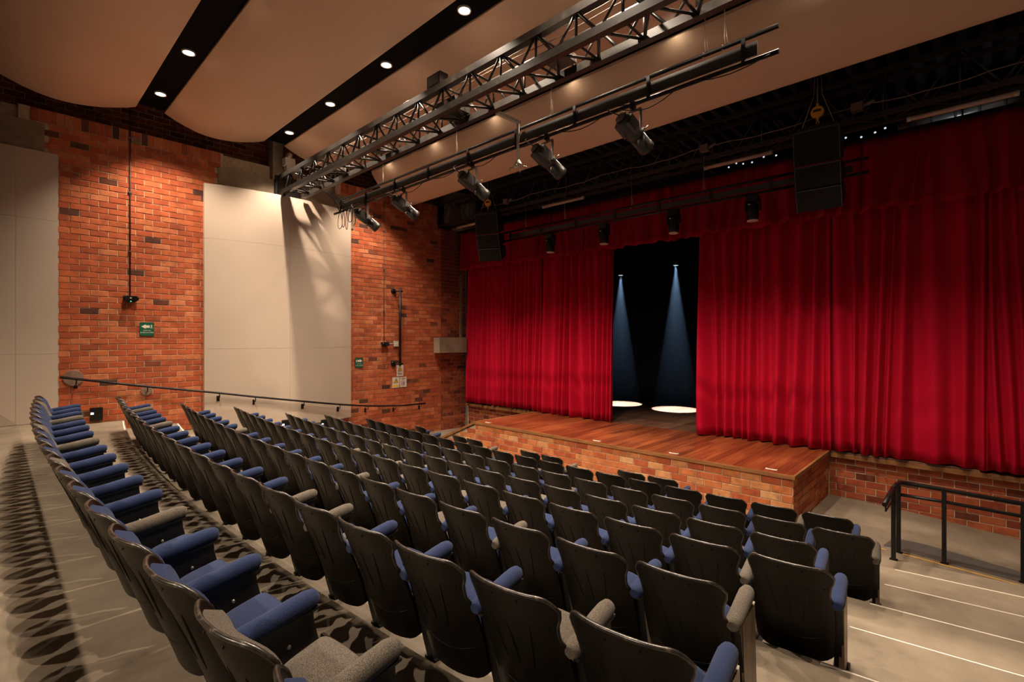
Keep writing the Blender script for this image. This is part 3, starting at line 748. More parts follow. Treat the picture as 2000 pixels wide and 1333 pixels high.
def line_array(x, y, yaw, label, lab2):
    t = thing('line_array', label, 'loudspeaker', (x, y, 6.22), (0, 0, yaw))
    MB().box((-0.30, -0.16, 0.0), (0.30, 0.20, 0.075)).obj('fly_frame', M['fixture'], t)
    z = 0.0; py = -0.20
    for k, (h, tilt) in enumerate(((0.53, 11), (0.36, 18), (0.35, 25))):
        R = Matrix.Translation((0, py, z)) @ Matrix.Rotation(math.radians(tilt), 4, 'X')
        b = MB(); hw = 0.32; d = 0.44
        b.prism([(0, 0), (d, -0.04), (d, -h + 0.07), (0, -h)], 0, -hw, hw)
        b.v = [tuple(R @ Vector(p)) for p in b.v]
        c = b.obj('cabinet', M['fixture'], t)
        g = MB(); g.box((-hw + 0.018, -0.012, -h + 0.02), (hw - 0.018, -0.001, -0.02), R); g.obj('grille', M['grille'], c)
        e = MB()
        e.box((-hw - 0.002, -0.014, -0.016), (hw + 0.002, 0.01, 0.0), R); e.box((-hw - 0.002, -0.014, -h), (-hw + 0.012, 0.01, 0), R); e.box((hw - 0.012, -0.014, -h), (hw + 0.002, 0.01, 0), R)
        e.obj('edge_trim', M['array_edge'], c)
        nb = R @ Vector((0, 0, -h)); z = nb.z - 0.018; py = nb.y
    b = MB(); b.tube([(-0.24, 0, 0.07), (-0.06, 0.02, 0.62), (0, 0.02, 1.73)], 0.006, 5); b.tube([(0.24, 0, 0.07), (0.06, 0.02, 0.62), (0, 0.02, 1.73)], 0.006, 5); b.obj('hanger_wire', M['wire'], t)
    c = thing('load_cell', lab2, 'load cell', (x, y - 0.02, 6.55), (0, 0, yaw), group='load cells above the speakers')
    MB().lathe([(0.085, -0.03), (0.095, -0.02), (0.095, 0.02), (0.085, 0.03)], 18, Matrix.Rotation(PI / 2, 4, 'X')).obj('body', M['orange'], c)
    MB().box((-0.055, -0.038, 0.0), (0.055, -0.03, 0.035)).obj('display', M['ink'], c)
    b = MB(); b.tube([(0, 0, 0.09), (0, 0, 0.14)], 0.022, 8); b.tube([(0, 0, -0.09), (0, 0, -0.13)], 0.022, 8); b.tube([(0, 0, -0.13), (0.025, 0, -0.17), (0, 0, -0.22), (-0.02, 0, -0.17), (0, 0, -0.13)], 0.009, 6)
    b.obj('shackle', M['orange'], c)
    MB().tube([(0, 0, 0.14), (0, 0, 0.60)], 0.007, 5).obj('chain', M['wire'], c)
line_array(-1.89, 9.2, math.radians(3), 'black three box loudspeaker column hanging above the near stage corner', 'yellow round load cell above the near loudspeaker column')
line_array(-9.60, 9.2, math.radians(24), 'black three box loudspeaker column hanging near the brick wall', 'yellow round load cell above the loudspeakers near the brick wall')
# small cold light dots seen above the valance, modelled as lamps
pts_l = [(x + 0.05 * math.sin(x * 37), 6.71 + 0.035 * math.sin(x * 53)) for x in (-4.2, -4.0, -3.8, -3.6, -3.4, -3.2, -1.88, -1.68, -1.48, -1.27)]
ll = MB().lathe([(0.021, 0), (0.016, -0.014), (0.007, -0.017)], 10, Matrix.Rotation(PI / 2, 4, 'X') @ Matrix.Rotation(PI, 4, 'X')).mesh('lens', M['lamp_blue'])
lh = MB().lathe([(0.034, -0.10), (0.036, 0.0), (0.031, 0.004)], 10, Matrix.Rotation(PI / 2, 4, 'X')).mesh('housing', M['fixture'])
for k, (x, z) in enumerate(pts_l):
    t = thing('light_dot', 'tiny cold white light dot above the valance, %s from the brick wall' % ORD[k], 'stage light', (x, 11.6, z + 0.12), group='tiny light dots above the valance')
    link('lens', ll, t); link('housing', lh, t)
t = thing('dot_bar', 'thin dark bar carrying the tiny cold white light dots above the valance', 'lighting bar')
MB().box((-4.4, 11.62, 6.70), (-1.1, 11.70, 6.93)).obj('bar', M['black'], t)
for x in (-4.3, -2.7, -1.2): MB().box((x - 0.012, 11.65, 6.9), (x + 0.012, 11.67, 7.96)).obj('stem', M['black'], t)
t = thing('air_duct', 'pale round duct glimpsed above the valance behind the long tube light', 'duct')
b = MB(); b.tube([(-1.7, 12.1, 6.98), (1.15, 12.1, 6.98)], 0.13, 14); b.obj('pipe', M['silver'], t)
b = MB()
for k in range(9): b.tube([(-1.6 + 0.32 * k, 12.1, 6.98), (-1.56 + 0.32 * k, 12.1, 6.98)], 0.142, 14)
b.obj('joint_band', M['edge_grey'], t)
t = thing('added_duct_lamp', 'small cold lamp added unseen behind the valance to light the duct', 'stage light', (-0.2, 11.42, 6.05))  # unseen lamp added to brighten the duct
MB().lathe([(0.05, -0.10), (0.08, -0.02), (0.085, 0.0)], 12).obj('housing', M['fixture'], t); MB().lathe([(0.078, -0.002), (0.05, 0.010)], 12).obj('lens', M['lamp_blue'], t)
MB().tube([(0, 0, -0.08), (0, 0, -0.16), (0, 0.24, -0.16), (0, 0.24, 1.92)], 0.015, 6).obj('stem', M['black'], t)
spot('added_duct_beam', (-0.2, 11.42, 6.08), 9.0, (0.72, 0.86, 1.0), 75, 0.6, 0.05, (PI - 0.45, 0, 0))  # beam of the added lamp, aimed up at the duct

# ------------------------------------------------------------------ curtains
def curtain(name, label, cat, x0, x1, y, z0, z1, m, seed, period=0.24, amp=0.055, spread=0.0, rows=26, group=None, jag=0.02, lean=(0, 0), step=0.014):
    rg = random.Random(seed)
    n = max(10, int((x1 - x0) / step))
    ks = []
    x = 0; wdt = x1 - x0
    while x < wdt + 0.4:
        p = period * rg.uniform(0.5, 1.6); ks.append((x, p, rg.uniform(0.6, 1.15) * min(1.3, (p / period) ** 0.5), rg.uniform(0.15, 1.0))); x += p
    def fold(u, q):
        for (a, p, am, gr) in ks:
            if a <= u < a + p:
                f = (u - a) / p
                return am * (0.5 - 0.5 * math.cos(2 * PI * f)) * (1.0 - gr * 0.45 * q)
        return 0.0
    P = []
    low_f = [rg.uniform(0, 6.28) for _ in range(4)]
    for r in range(rows + 1):
        q = 1.0 - r / rows      # 0 at bottom -> 1 at top
        q_ = r / rows
        z_ = z1 + (z0 - z1) * q_
        row = []
        for k in range(n + 1):
            u = wdt * k / n
            uu = u + 0.10 * math.sin(u * 2.3 + low_f[0]) * q_ + 0.05 * math.sin(u * 5.1 + low_f[1] + q_ * 2)
            d = fold(uu + 0.2, q)
            d2 = 0.35 * math.sin(u * 17 + low_f[2] + 1.2 * q_) * (0.3 + 0.4 * q_)
            yy = y - amp * 4.0 * (d * (0.66 + 0.34 * q_) + 0.07 * d2) + amp * 1.9 - 0.05 * spread * q_
            xx = x0 + u + lean[0] * q_ * (1 - u / wdt) + lean[1] * q_ * (u / wdt)
            zz = z_
            if r == rows: zz += jag * (0.5 * math.sin(u * 9 + low_f[3]) + 0.6 * d)
            elif r == rows - 1: zz += 0.4 * jag * math.sin(u * 9 + low_f[3])
            row.append((xx, yy, zz))
        P.append(row)
    b = MB(); b.grid(P, True, True)
    o = b.obj(name, m)
    md = o.modifiers.new('thick', 'SOLIDIFY'); md.thickness = 0.008; md.offset = -1
    return tag(o, label, cat, group)
YC = 10.78
curtain('stage_curtain', 'red velvet curtain hanging beside the brick wall, its hem over the brick base', 'curtain', -12.32, -9.02, YC, 0.80, 6.05, M['red'], 21, 0.155, 0.050)
curtain('stage_curtain', 'red velvet curtain on the wall side of the dark stage opening', 'curtain', -9.10, -6.68, YC - 0.02, 0.785, 6.05, M['red'], 22, 0.19, 0.058, lean=(0, 0.03))
curtain('stage_curtain', 'widest lit red velvet curtain, from the dark opening to the near stage corner', 'curtain', -4.46, -2.02, YC - 0.02, 0.785, 6.05, M['red'], 23, 0.25, 0.068, lean=(-0.03, 0.02))
curtain('stage_curtain', 'red velvet curtain behind the black railing, beyond the near stage corner', 'curtain', -2.12, 0.16, YC + 0.02, 0.79, 6.05, M['red'], 24, 0.21, 0.060)
curtain('stage_curtain', 'last red velvet curtain at the far right edge of the stage front', 'curtain', 0.10, 1.18, YC, 0.79, 6.05, M['red'], 25, 0.15, 0.05)
YV = 10.50
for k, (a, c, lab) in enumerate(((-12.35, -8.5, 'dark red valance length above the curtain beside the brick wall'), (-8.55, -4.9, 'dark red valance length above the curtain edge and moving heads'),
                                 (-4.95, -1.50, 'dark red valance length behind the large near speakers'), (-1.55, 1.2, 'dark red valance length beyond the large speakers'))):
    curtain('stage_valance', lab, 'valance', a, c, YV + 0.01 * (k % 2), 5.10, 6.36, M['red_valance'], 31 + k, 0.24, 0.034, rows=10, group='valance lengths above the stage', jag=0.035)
curtain('stage_backdrop', 'black cloth backdrop hanging at the back of the stage', 'curtain', -12.3, 1.1, 15.45, 0.78, 7.6, M['black_cloth'], 41, 0.35, 0.04, rows=8, step=0.05)
# rail the curtains hang from
t = thing('curtain_track', 'black curtain track hidden behind the valance', 'curtain track')
MB().box((-12.4, 10.66, 6.04), (1.2, 10.80, 6.10)).obj('rail', M['black_metal'], t)
MB().box((-12.4, 10.46, 6.34), (1.2, 10.54, 6.39)).obj('batten', M['black_metal'], t)

# stage spots inside
for k, (x, y, z) in enumerate(STAGE_SPOTS):
    t = thing('stage_spot', ['black moving spot throwing a blue beam beside the curtain edge', 'black moving spot throwing a blue beam in the middle of the opening'][k], 'stage light', (x, y, z), group='beam spots inside the stage')
    MB().lathe([(0.05, 0.03), (0.075, 0.02), (0.10, 0.10), (0.115, 0.16), (0.115, 0.30), (0.06, 0.34)], 16).obj('head', M['fixture'], t)
    MB().lathe([(0.070, 0.03), (0.066, 0.018), (0.064, 0.03)], 16).obj('lens', M['lamp_spot'], t)
    b = MB(); b.box((-0.15, -0.03, 0.14), (-0.122, 0.03, 0.46)); b.box((0.122, -0.03, 0.14), (0.15, 0.03, 0.46)); b.box((-0.15, -0.06, 0.44), (0.15, 0.06, 0.70)); b.obj('yoke', M['fixture'], t)
t = thing('stage_bar', 'black pipe carrying the two beam spots inside the stage', 'lighting bar')
MB().tube([(-11.5, 14.05, 5.60), (0.6, 14.05, 5.60)], 0.03, 8).obj('pipe', M['black'], t)
for x in (-10.5, -8.5, -6.5, -4.5, -2.5, -0.5): MB().tube([(x, 14.05, 5.6), (x, 14.05, 7.96)], 0.008, 5).obj('hanger_wire', M['black'], t)
# thin stage haze
hz = MB().box((-12.2, 11.15, 0.80), (1.0, 15.25, 5.45)).obj('stage_haze', None)
hm = bpy.data.materials.new('stage_haze'); hm.use_nodes = True
hg = N(hm, 'ShaderNodeNewGeometry'); hx = N(hm, 'ShaderNodeSeparateXYZ'); L(hm, hg.outputs['Position'], hx.inputs[0])
hr = N(hm, 'ShaderNodeMapRange'); hr.inputs[1].default_value = 0.8; hr.inputs[2].default_value = 5.2; hr.inputs[3].default_value = 0.0002; hr.inputs[4].default_value = 0.0062; L(hm, hx.outputs['Z'], hr.inputs[0])
hm.node_tree.nodes.remove(hm.node_tree.nodes['Principled BSDF'])
vs = N(hm, 'ShaderNodeVolumeScatter'); vs.inputs['Color'].default_value = (0.45, 0.66, 1.0, 1);  vs.inputs['Anisotropy'].default_value = 0.2
L(hm, hr.outputs[0], vs.inputs['Density'])
L(hm, vs.outputs[0], hm.node_tree.nodes['Material Output'].inputs['Volume'])
hz.data.materials.append(hm); hz['kind'] = 'stuff'; hz['label'] = 'thin haze in the stage catching the blue beams'; hz['category'] = 'haze'

# ------------------------------------------------------------------ left wall fittings
t = thing('handrail', 'black steel wall handrail following the stepped side aisle', 'handrail')
hp = [(-12.36, 0.84, 2.165), (-12.36, 2.0, 1.93), (-12.34, 2.7, 1.805), (-12.22, 3.45, 1.675), (-12.09, 4.1, 1.55), (-12.02, 4.9, 1.405), (-12.05, 5.6, 1.275), (-12.14, 6.2, 1.165), (-12.27, 6.8, 1.065), (-12.34, 7.3, 0.995), (-12.36, 7.7, 0.955), (-12.36, 8.31, 0.905), (-12.36, 9.14, 0.895)]
MB().tube(hp, 0.024, 10).obj('rail', M['black_metal'], t)
for (x, y, z, wx) in ((-12.36, 1.07, 2.12, XW), (-12.36, 2.17, 1.895, XW), (-12.22, 3.45, 1.675, -12.33), (-12.08, 4.15, 1.54, -12.19), (-12.025, 5.25, 1.34, -12.13), (-12.15, 6.25, 1.155, -12.27), (-12.34, 7.18, 1.01, XW), (-12.36, 8.09, 0.925, XW), (-12.36, 9.01, 0.90, XW)):
    b = MB(); b.tube([(x, y, z - 0.01), (x, y, z - 0.10), (wx + 0.01, y, z - 0.12)], 0.011, 6); b.box((wx - 0.01, y - 0.03, z - 0.19), (wx + 0.012, y + 0.03, z - 0.07)); b.obj('bracket', M['black_metal'], t)
# cement patches behind two of the brackets
for (y, z, rr, lab) in ((1.04, 2.13, 0.155, 'dark round cement patch under the upper end of the handrail'), (2.17, 1.80, 0.10, 'smaller dark cement patch under the second handrail bracket'), (2.00, 6.93, 0.085, 'small round cement patch near the top of the brick pier')):
    tag(MB().lathe([(rr * 0.97, 0.0), (rr, 0.010), (rr * 0.995, 0.0125), (rr * 0.9, 0.0130)], 18, Matrix.Translation((XW + 0.010, y, z)) @ Matrix.Rotation(PI / 2, 4, 'Y')).obj('cement_patch', M['patina']), lab, 'wall patch')
def emergency(y, z, wd, label, ztop, cm, led=True):
    t = thing('emergency_light', label, 'emergency light', (XW + 0.012, y, z))
    MB().box((0.0, -wd * 0.55, 0.02), (0.09, wd * 0.55, 0.085)).obj('battery_case', M['black_metal'], t)
    hd = MB()
    for s in (-1, 1):
        hd.lathe([(0.035, 0), (0.055, 0.03), (0.055, 0.07)], 12, Matrix.Translation((0.07, s * wd * 0.48, 0.03)) @ Matrix.Rotation(PI / 2, 4, 'Y') @ Matrix.Rotation(s * 0.5, 4, 'X'))
    hd.obj('lamp_head', M['black_metal'], t)
    MB().prism([(-wd * 0.45, 0.03), (wd * 0.45, 0.03), (wd * 0.30, -0.04), (-wd * 0.30, -0.04)], 0, 0.0, 0.10).obj('visor', M['black_metal'], t)
    if led: MB().box((0.10, -0.008, -0.035), (0.106, 0.008, -0.018)).obj('led', M['led_green'], t)
    MB().box((0.09, -0.03, 0.035), (0.096, 0.03, 0.05)).obj('badge', M['white'], t)
    c = thing('conduit', label.replace('black twin emergency light', 'thin vertical conduit feeding the emergency light'), 'conduit', (XW + 0.012, y, z + 0.08))
    MB().tube([(0.015, 0, 0), (0.015, 0, ztop - z - 0.08)], 0.012 if cm == 'conduit_dark' else 0.009, 8).obj('pipe', M[cm], c)
    for q in (0.9, 2.1, 3.2):
        if q < ztop - z - 0.1: MB().box((0, -0.03, q), (0.035, 0.03, q + 0.02)).obj('clip', M['conduit'], c)
emergency(1.90, 3.66, 0.20, 'black twin emergency light on the brick pier above the green arrow sign', 7.55, 'conduit_dark')
emergency(7.77, 2.70, 0.17, 'black twin emergency light on the brick pier nearest the stage', 7.0, 'conduit', False)
t = thing('socket_box', 'grey metal socket box on the brick beside the emergency light', 'socket', (XW + 0.012, 8.16, 2.74))
MB().box((0, -0.075, -0.08), (0.06, 0.075, 0.08)).obj('box', M['pale_metal'], t); MB().tube([(0.03, -0.075, 0), (0.03, -0.31, 0)], 0.011, 7).obj('conduit', M['pale_metal'], t)
b = MB(); b.box((0.06, -0.05, -0.03), (0.064, -0.01, 0.03)); b.box((0.06, 0.01, -0.03), (0.064, 0.05, 0.03)); b.obj('cover', M['white'], t)
# black pole on two brackets
t = thing('wall_pole', 'black vertical pole held off the brick by two brackets', 'pole', (XW + 0.01, 8.16, 2.08))
MB().tube([(0.16, 0.06, 0.0), (0.16, 0.06, 2.30)], 0.032, 10).obj('pole', M['black_metal'], t)
for z in (0.06, 2.20):
    b = MB(); b.lathe([(0.085, 0), (0.08, 0.03), (0.05, 0.035)], 14, Matrix.Translation((0, -0.07, z)) @ Matrix.Rotation(PI / 2, 4, 'Y')); b.tube([(0.03, -0.07, z), (0.16, -0.03, z), (0.17, 0.14, z)], 0.024, 8); b.obj('bracket', M['black_metal'], t)
# signs
def text(body, size, parent, loc, m, name='lettering'):
    c = bpy.data.curves.new(name, 'FONT'); c.body = body; c.size = size; c.align_x = 'CENTER'; c.extrude = 0.001
    tmp = bpy.data.objects.new(name, c); COL.objects.link(tmp)
    me = bpy.data.meshes.new_from_object(tmp.evaluated_get(bpy.context.evaluated_depsgraph_get()))
    bpy.data.objects.remove(tmp)
    o = link(name, me, parent); me.materials.clear()
    o.data.materials.append(m); o.location = loc; o.rotation_euler = (PI / 2, 0, PI / 2)
    return o
def exit_sign(y, z, wd, hg, flip, label):
    t = thing('exit_sign', label, 'sign', (XW + 0.014, y, z))
    a, c, r = wd / 2, hg / 2, 0.025
    pts = []
    for cx_, cz_, a0 in ((a - r, c - r, 0), (-a + r, c - r, 1), (-a + r, -c + r, 2), (a - r, -c + r, 3)):
        for k in range(4): 
            an = (a0 + k / 3) * PI / 2; pts.append((cx_ + r * math.cos(an), cz_ + r * math.sin(an)))
    MB().prism(pts, 0, 0, 0.012).obj('plate', M['green'], t)
    s = -1 if flip else 1        # local +y is to the right as seen from the hall
    k = wd / 0.24
    ar = [(-0.095, 0.055), (-0.02, 0.10), (-0.02, 0.08), (0.045, 0.08), (0.045, 0.03), (-0.02, 0.03), (-0.02, 0.01)]
    pa = [(s * p[0] * k, p[1] * k - 0.005) for p in ar]
    MB().prism(pa if s > 0 else pa[::-1], 0, 0.012, 0.014).obj('arrow', M['cream'], t)
    man = MB()
    for q in ([(0.068, 0.082), (0.08, 0.082), (0.08, 0.094), (0.068, 0.094)], [(0.066, 0.045), (0.078, 0.043), (0.083, 0.078), (0.068, 0.08)], [(0.066, 0.047), (0.074, 0.045), (0.066, 0.018), (0.056, 0.02)], [(0.070, 0.047), (0.079, 0.045), (0.098, 0.025), (0.090, 0.020)], [(0.080, 0.072), (0.084, 0.066), (0.098, 0.062), (0.098, 0.068)], [(0.070, 0.076), (0.068, 0.070), (0.054, 0.060), (0.052, 0.066)]):
        qq = [(s * p[0] * k, p[1] * k - 0.005) for p in q]
        man.prism(qq if s > 0 else qq[::-1], 0, 0.012, 0.014)
    man.obj('running_figure', M['cream'], t)
    text('RUTA DE', 0.030 * k, t, (0.0135, 0, -0.040 * k), M['cream'])
    text('EVACUACIÓN', 0.034 * k, t, (0.0135, 0, -0.082 * k), M['cream'])
exit_sign(2.18, 3.08, 0.245, 0.28, False, 'green exit sign with arrow pointing away from the stage, under the emergency light')
exit_sign(6.98, 2.215, 0.25, 0.27, True, 'green exit sign with arrow pointing towards the stage, beside the beige panel')
def warn(y, z, wd, hg, kind, label):
    t = thing('warning_sign', label, 'sign', (XW + 0.014, y, z), group='warning signs under the black pole')
    MB().box((0, -wd / 2, -hg / 2), (0.006, wd / 2, hg / 2)).obj('plate', M['white'], t)
    def tri(sz, zc): return [(-sz, zc - sz * 0.75), (sz, zc - sz * 0.75), (0, zc + sz)]
    if kind != 'kit':
        MB().prism(tri(0.085, 0.05), 0, 0.006, 0.0075).obj('triangle', M['ink'], t)
        MB().prism(tri(0.066, 0.047), 0, 0.0075, 0.009).obj('triangle', M['yellow'], t)
        MB().prism([(0.01, 0.09), (-0.018, 0.035), (0.0, 0.037), (-0.008, -0.0), (0.022, 0.055), (0.004, 0.053)], 0, 0.009, 0.010).obj('symbol', M['ink'], t)
        if kind == 'bar': MB().box((0.006, -wd * 0.38, -hg * 0.42), (0.008, wd * 0.38, -hg * 0.22)).obj('caption_bar', M['yellow'], t)
        else:
            b = MB()
            for q in (-0.075, -0.095, -0.115): b.box((0.006, -wd * 0.32, q), (0.0072, wd * 0.32, q + 0.007))
            b.obj('caption_lines', M['conduit'], t)
    else:
        b = MB()
        for q in (0.115, 0.10, 0.085): b.box((0.006, -wd * 0.25, q), (0.0072, wd * 0.36, q + 0.006))
        b.obj('caption_lines', M['conduit'], t)
        f = MB(); f.prism([(-0.055, -0.10), (-0.03, -0.10), (-0.028, 0.0), (-0.057, 0.0)], 0, 0.006, 0.008); f.prism([(-0.054, 0.01), (-0.030, 0.01), (-0.030, 0.035), (-0.054, 0.035)], 0, 0.006, 0.008); f.obj('red_figure', M['ink_red'], t)
        f = MB(); f.prism([(0.010, -0.10), (0.035, -0.10), (0.038, 0.01), (0.008, 0.01)], 0, 0.006, 0.008); f.prism([(0.012, 0.02), (0.034, 0.02), (0.034, 0.042), (0.012, 0.042)], 0, 0.006, 0.008); f.obj('blue_figure', M['ink_blue'], t)
warn(8.32, 1.935, 0.235, 0.33, 'lines', 'upper white sign with yellow warning triangle, directly under the black pole')
warn(8.175, 1.59, 0.235, 0.31, 'bar', 'lower white sign with yellow triangle and yellow caption bar')
warn(8.43, 1.59, 0.225, 0.30, 'kit', 'white notice with a red and a blue figure, beside the warning triangles')
for (x, y, z, lab) in ((XW + 0.01, 1.38, 1.41, 'black step light box with lit window at the foot of the brick pier'), (-12.14, 4.85, 0.80, 'black step light box with lit window at the foot of the bowed panel'), (-12.20, 5.85, 0.68, 'black step light box hidden behind the seats by the bowed panel')):
    t = thing('step_light', lab, 'step light', (x, y, z), group='step lights along the side aisle')
    MB().box((0, -0.10, -0.125), (0.05, 0.09, 0.125)).obj('housing', M['black_metal'], t)
    MB().box((0.05, -0.092, 0.0), (0.056, -0.050, 0.035)).obj('window', M['lamp_soft'], t)

# ------------------------------------------------------------------ black railing beside the stage
t = thing('railing', 'black steel railing beside the stage with two rails and posts', 'railing')
g = lambda x, y: low_z(x, y)
P2, P3, P4 = (-0.80, 8.62), (-0.33, 8.72), (0.41, 8.90)
posts = [(-0.80, 8.06, 0.0, 0.93), (P2[0], P2[1], g(*P2), 0.87), (P3[0], P3[1], g(*P3), 0.85), (P4[0], P4[1], g(*P4), 0.79), (1.1, 9.08, g(1.1, 9.08), 0.73)]
for (x, y, z0, z1) in posts:
    MB().box((x - 0.024, y - 0.024, z0), (x + 0.024, y + 0.024, z1)).obj('post', M['black_metal'], t)
    MB().box((x - 0.042, y - 0.036, z0), (x + 0.042, y + 0.036, z0 + 0.008)).obj('foot_plate', M['black_metal'], t)
MB().tube([(-0.82, 7.40, 0.87), (-0.815, 7.75, 0.90), (-0.80, 8.06, 0.93)], 0.028, 10).obj('handrail', M['black_metal'], t)
MB().tube([(-0.80, 8.05, 0.93), (-0.80, 8.42, 0.905), (-0.79, 8.56, 0.89), (-0.74, 8.635, 0.885), (-0.62, 8.665, 0.88), (-0.33, 8.72, 0.86), (0.41, 8.90, 0.80), (1.15, 9.09, 0.73)], 0.028, 10).obj('handrail', M['black_metal'], t)
MB().tube([(-0.80, 8.62, 0.72), (-0.33, 8.72, 0.70), (0.41, 8.90, 0.64), (1.15, 9.09, 0.57)], 0.022, 8).obj('mid_rail', M['black_metal'], t)
MB().tube([(-0.815, 7.45, 0.86), (-0.815, 7.45, 0.78), (-0.81, 7.85, 0.78), (-0.80, 8.05, 0.78)], 0.009, 6).obj('end_loop', M['black_metal'], t)

# ------------------------------------------------------------------ theatre seats
def wz(z):
    T = [(0.10, 0.212), (0.20, 0.222), (0.34, 0.230), (0.48, 0.231), (0.55, 0.222), (0.605, 0.207), (0.65, 0.212), (0.70, 0.228), (0.74, 0.234), (0.80, 0.232)]
    for (a, wa), (c, wc) in zip(T, T[1:]):
        if a <= z <= c:
            k = (z - a) / (c - a); k = k * k * (3 - 2 * k); return wa + (wc - wa) * k
    return T[0][1] if z < T[0][0] else T[-1][1]
def ztop(s): return 0.795 - 0.008 * s * s - 0.055 * max(0.0, (abs(s) - 0.72) / 0.28) ** 2.4
def zbot(s): return 0.128 - 0.018 * (1 - s * s) + 0.035 * max(0.0, (abs(s) - 0.72) / 0.28) ** 2.2
def ysh(x, z): 
    d = 0.79 - z
    return -0.050 + 0.066 * (abs(x) / 0.235) ** 2.4 + 0.44 * d - 0.09 * d * d
def shell_pt(s, t, off=0.0, z0f=zbot, z1f=ztop, inset=1.0):
    z = z0f(s) + (z1f(s) - z0f(s)) * t
    x = s * wz(z) * inset
    return (x, ysh(x, z) + off, z)
def make_shell():
    b = MB(); ns, nt = 14, 20
    S = [-1 + 2 * k / ns for k in range(ns + 1)]
    S = [math.sin(s * PI / 2 * 0.92) / math.sin(PI / 2 * 0.92) for s in S]
    Bk = [[shell_pt(s, k / nt) for s in S] for k in range(nt + 1)]
    Fr = [[shell_pt(s, k / nt, 0.016) for s in S] for k in range(nt + 1)]
    b.grid(Bk, True, False); b.grid(Fr, True, True)
    def edge(a, c):
        for k in range(len(a) - 1): b.quad(a[k], a[k + 1], c[k + 1], c[k])
    edge(Bk[0], Fr[0]); edge(Fr[-1], Bk[-1]); edge([r[0] for r in Fr], [r[0] for r in Bk]); edge([r[-1] for r in Bk], [r[-1] for r in Fr])
    # three pressed ribs and the crease above the kick plate
    for (xa, za, xb, zb_) in ((-0.125, 0.66, -0.070, 0.42), (-0.015, 0.64, 0.0, 0.41), (0.105, 0.655, 0.070, 0.40)):
        pts = []; rr = []
        for k in range(9):
            q = k / 8; x = xa + (xb - xa) * q; z = za + (zb_ - za) * q
            pts.append((x, ysh(x, z) + 0.001, z)); rr.append(0.0015 + 0.0048 * math.sin(PI * (0.08 + 0.84 * q)))
        b.tube(pts, rr, 6)
    pts = []
    for k in range(9):
        x = -0.20 + 0.40 * k / 8; z = 0.315 - 0.05 * (1 - (x / 0.2) ** 2); pts.append((x, ysh(x, z) + 0.001, z))
    b.tube(pts, 0.0035, 5)
    # bolts
    for x, z in ((-0.185, 0.655), (0.185, 0.655), (-0.05, 0.755), (0.08, 0.757)):
        b.lathe([(0.006, 0), (0.004, 0.004)], 7, Matrix.Translation((x, ysh(x, z) - 0.001, z)) @ Matrix.Rotation(PI / 2, 4, 'X'))
    return b.mesh('back_shell', M['shell'])
def make_rim():
    b = MB(); pts = []
    for k in range(5): pts.append(shell_pt(-1, 0.70 + 0.30 * k / 5, 0.008))
    for k in range(25): pts.append(shell_pt(-1 + 2 * k / 24, 1.0, 0.008))
    for k in range(5): pts.append(shell_pt(1, 1.0 - 0.30 * (k + 1) / 5, 0.008))
    b.tube(pts, 0.0088, 7)
    return b.mesh('rim', M['rim'])
def make_back_cushion(m):
    zt = lambda s: ztop(s) - 0.012 - 0.045 * max(0.0, (abs(s) - 0.45) / 0.55) ** 2; zb_ = lambda s: 0.40 + 0.03 * s * s
    b = MB(); ns, nt = 22, 14; F = []
    for k in range(nt + 1):
        t = k / nt; row = []
        for i in range(ns + 1):
            s = -1 + 2 * i / ns
            p = shell_pt(s, t, 0.0, zb_, zt, 0.95)
            e = (1 - abs(s) ** 6) * (1 - abs(2 * t - 1) ** 8)
            row.append((p[0], p[1] + 0.017 + 0.055 * max(0, e) ** 0.5, p[2]))
        F.append(row)
    b.grid(F, True, True)
    Bk = [[shell_pt(-1 + 2 * i / ns, k / nt, 0.012, zb_, zt, 0.95) for i in range(ns + 1)] for k in range(nt + 1)]
    b.grid(Bk, True, False)
    return b.mesh('back_cushion', m)
SEAT_TILT = 0.16
def make_seat(m):
    b = MB(); ns, nt = 12, 12; P = []
    for k in range(nt + 1):
        t = k / nt; row = []
        y = 0.185 + 0.245 * t
        for i in range(ns + 1):
            s = -1 + 2 * i / ns
            hw = 0.198 * (1 - 0.14 * (1 - t) ** 2)
            e = (1 - abs(s) ** 3.2) * (1 - max(0, 1 - t * 2.2) ** 2.2) * (1 - max(0, (t - 0.9) / 0.1) ** 2)
            row.append((s * hw, y, 0.388 + SEAT_TILT * (y - 0.145) + 0.084 * max(0.0, e) ** 0.5))
        P.append(row)
    b.grid(P, True, True)
    Q = [[(x, y, 0.381 + SEAT_TILT * (y - 0.145)) for (x, y, z) in row] for row in P]
    b.grid(Q, False, False)
    for a, c in ((P[0], Q[0]), (Q[-1], P[-1]), ([r[0] for r in Q], [r[0] for r in P]), ([r[-1] for r in P], [r[-1] for r in Q])):
        for k in range(len(a) - 1): b.quad(a[k], a[k + 1], c[k + 1], c[k])
    return b.mesh('seat_cushion', m)
def make_pan():
    b = MB()
    b.prism([(0.19, 0.350), (0.445, 0.385), (0.450, 0.468), (0.436, 0.470), (0.432, 0.428), (0.19, 0.388)], 0, -0.212, 0.212)
    return b.mesh('seat_pan', M['shell'])
ARM = [(0.108, 0.545, 0.024), (0.12, 0.546, 0.034), (0.15, 0.550, 0.040), (0.25, 0.562, 0.041), (0.35, 0.580, 0.041), (0.41, 0.589, 0.040), (0.443, 0.593, 0.033), (0.457, 0.594, 0.020)]
def make_arm(m, x):
    b = MB(); b.tube([(x, y, z) for y, z, r in ARM], [r for y, z, r in ARM], 12)
    b.v = [(px, py, pz if pz > 0.52 else 0.52) for px, py, pz in b.v]
    return b.mesh('armrest', m)
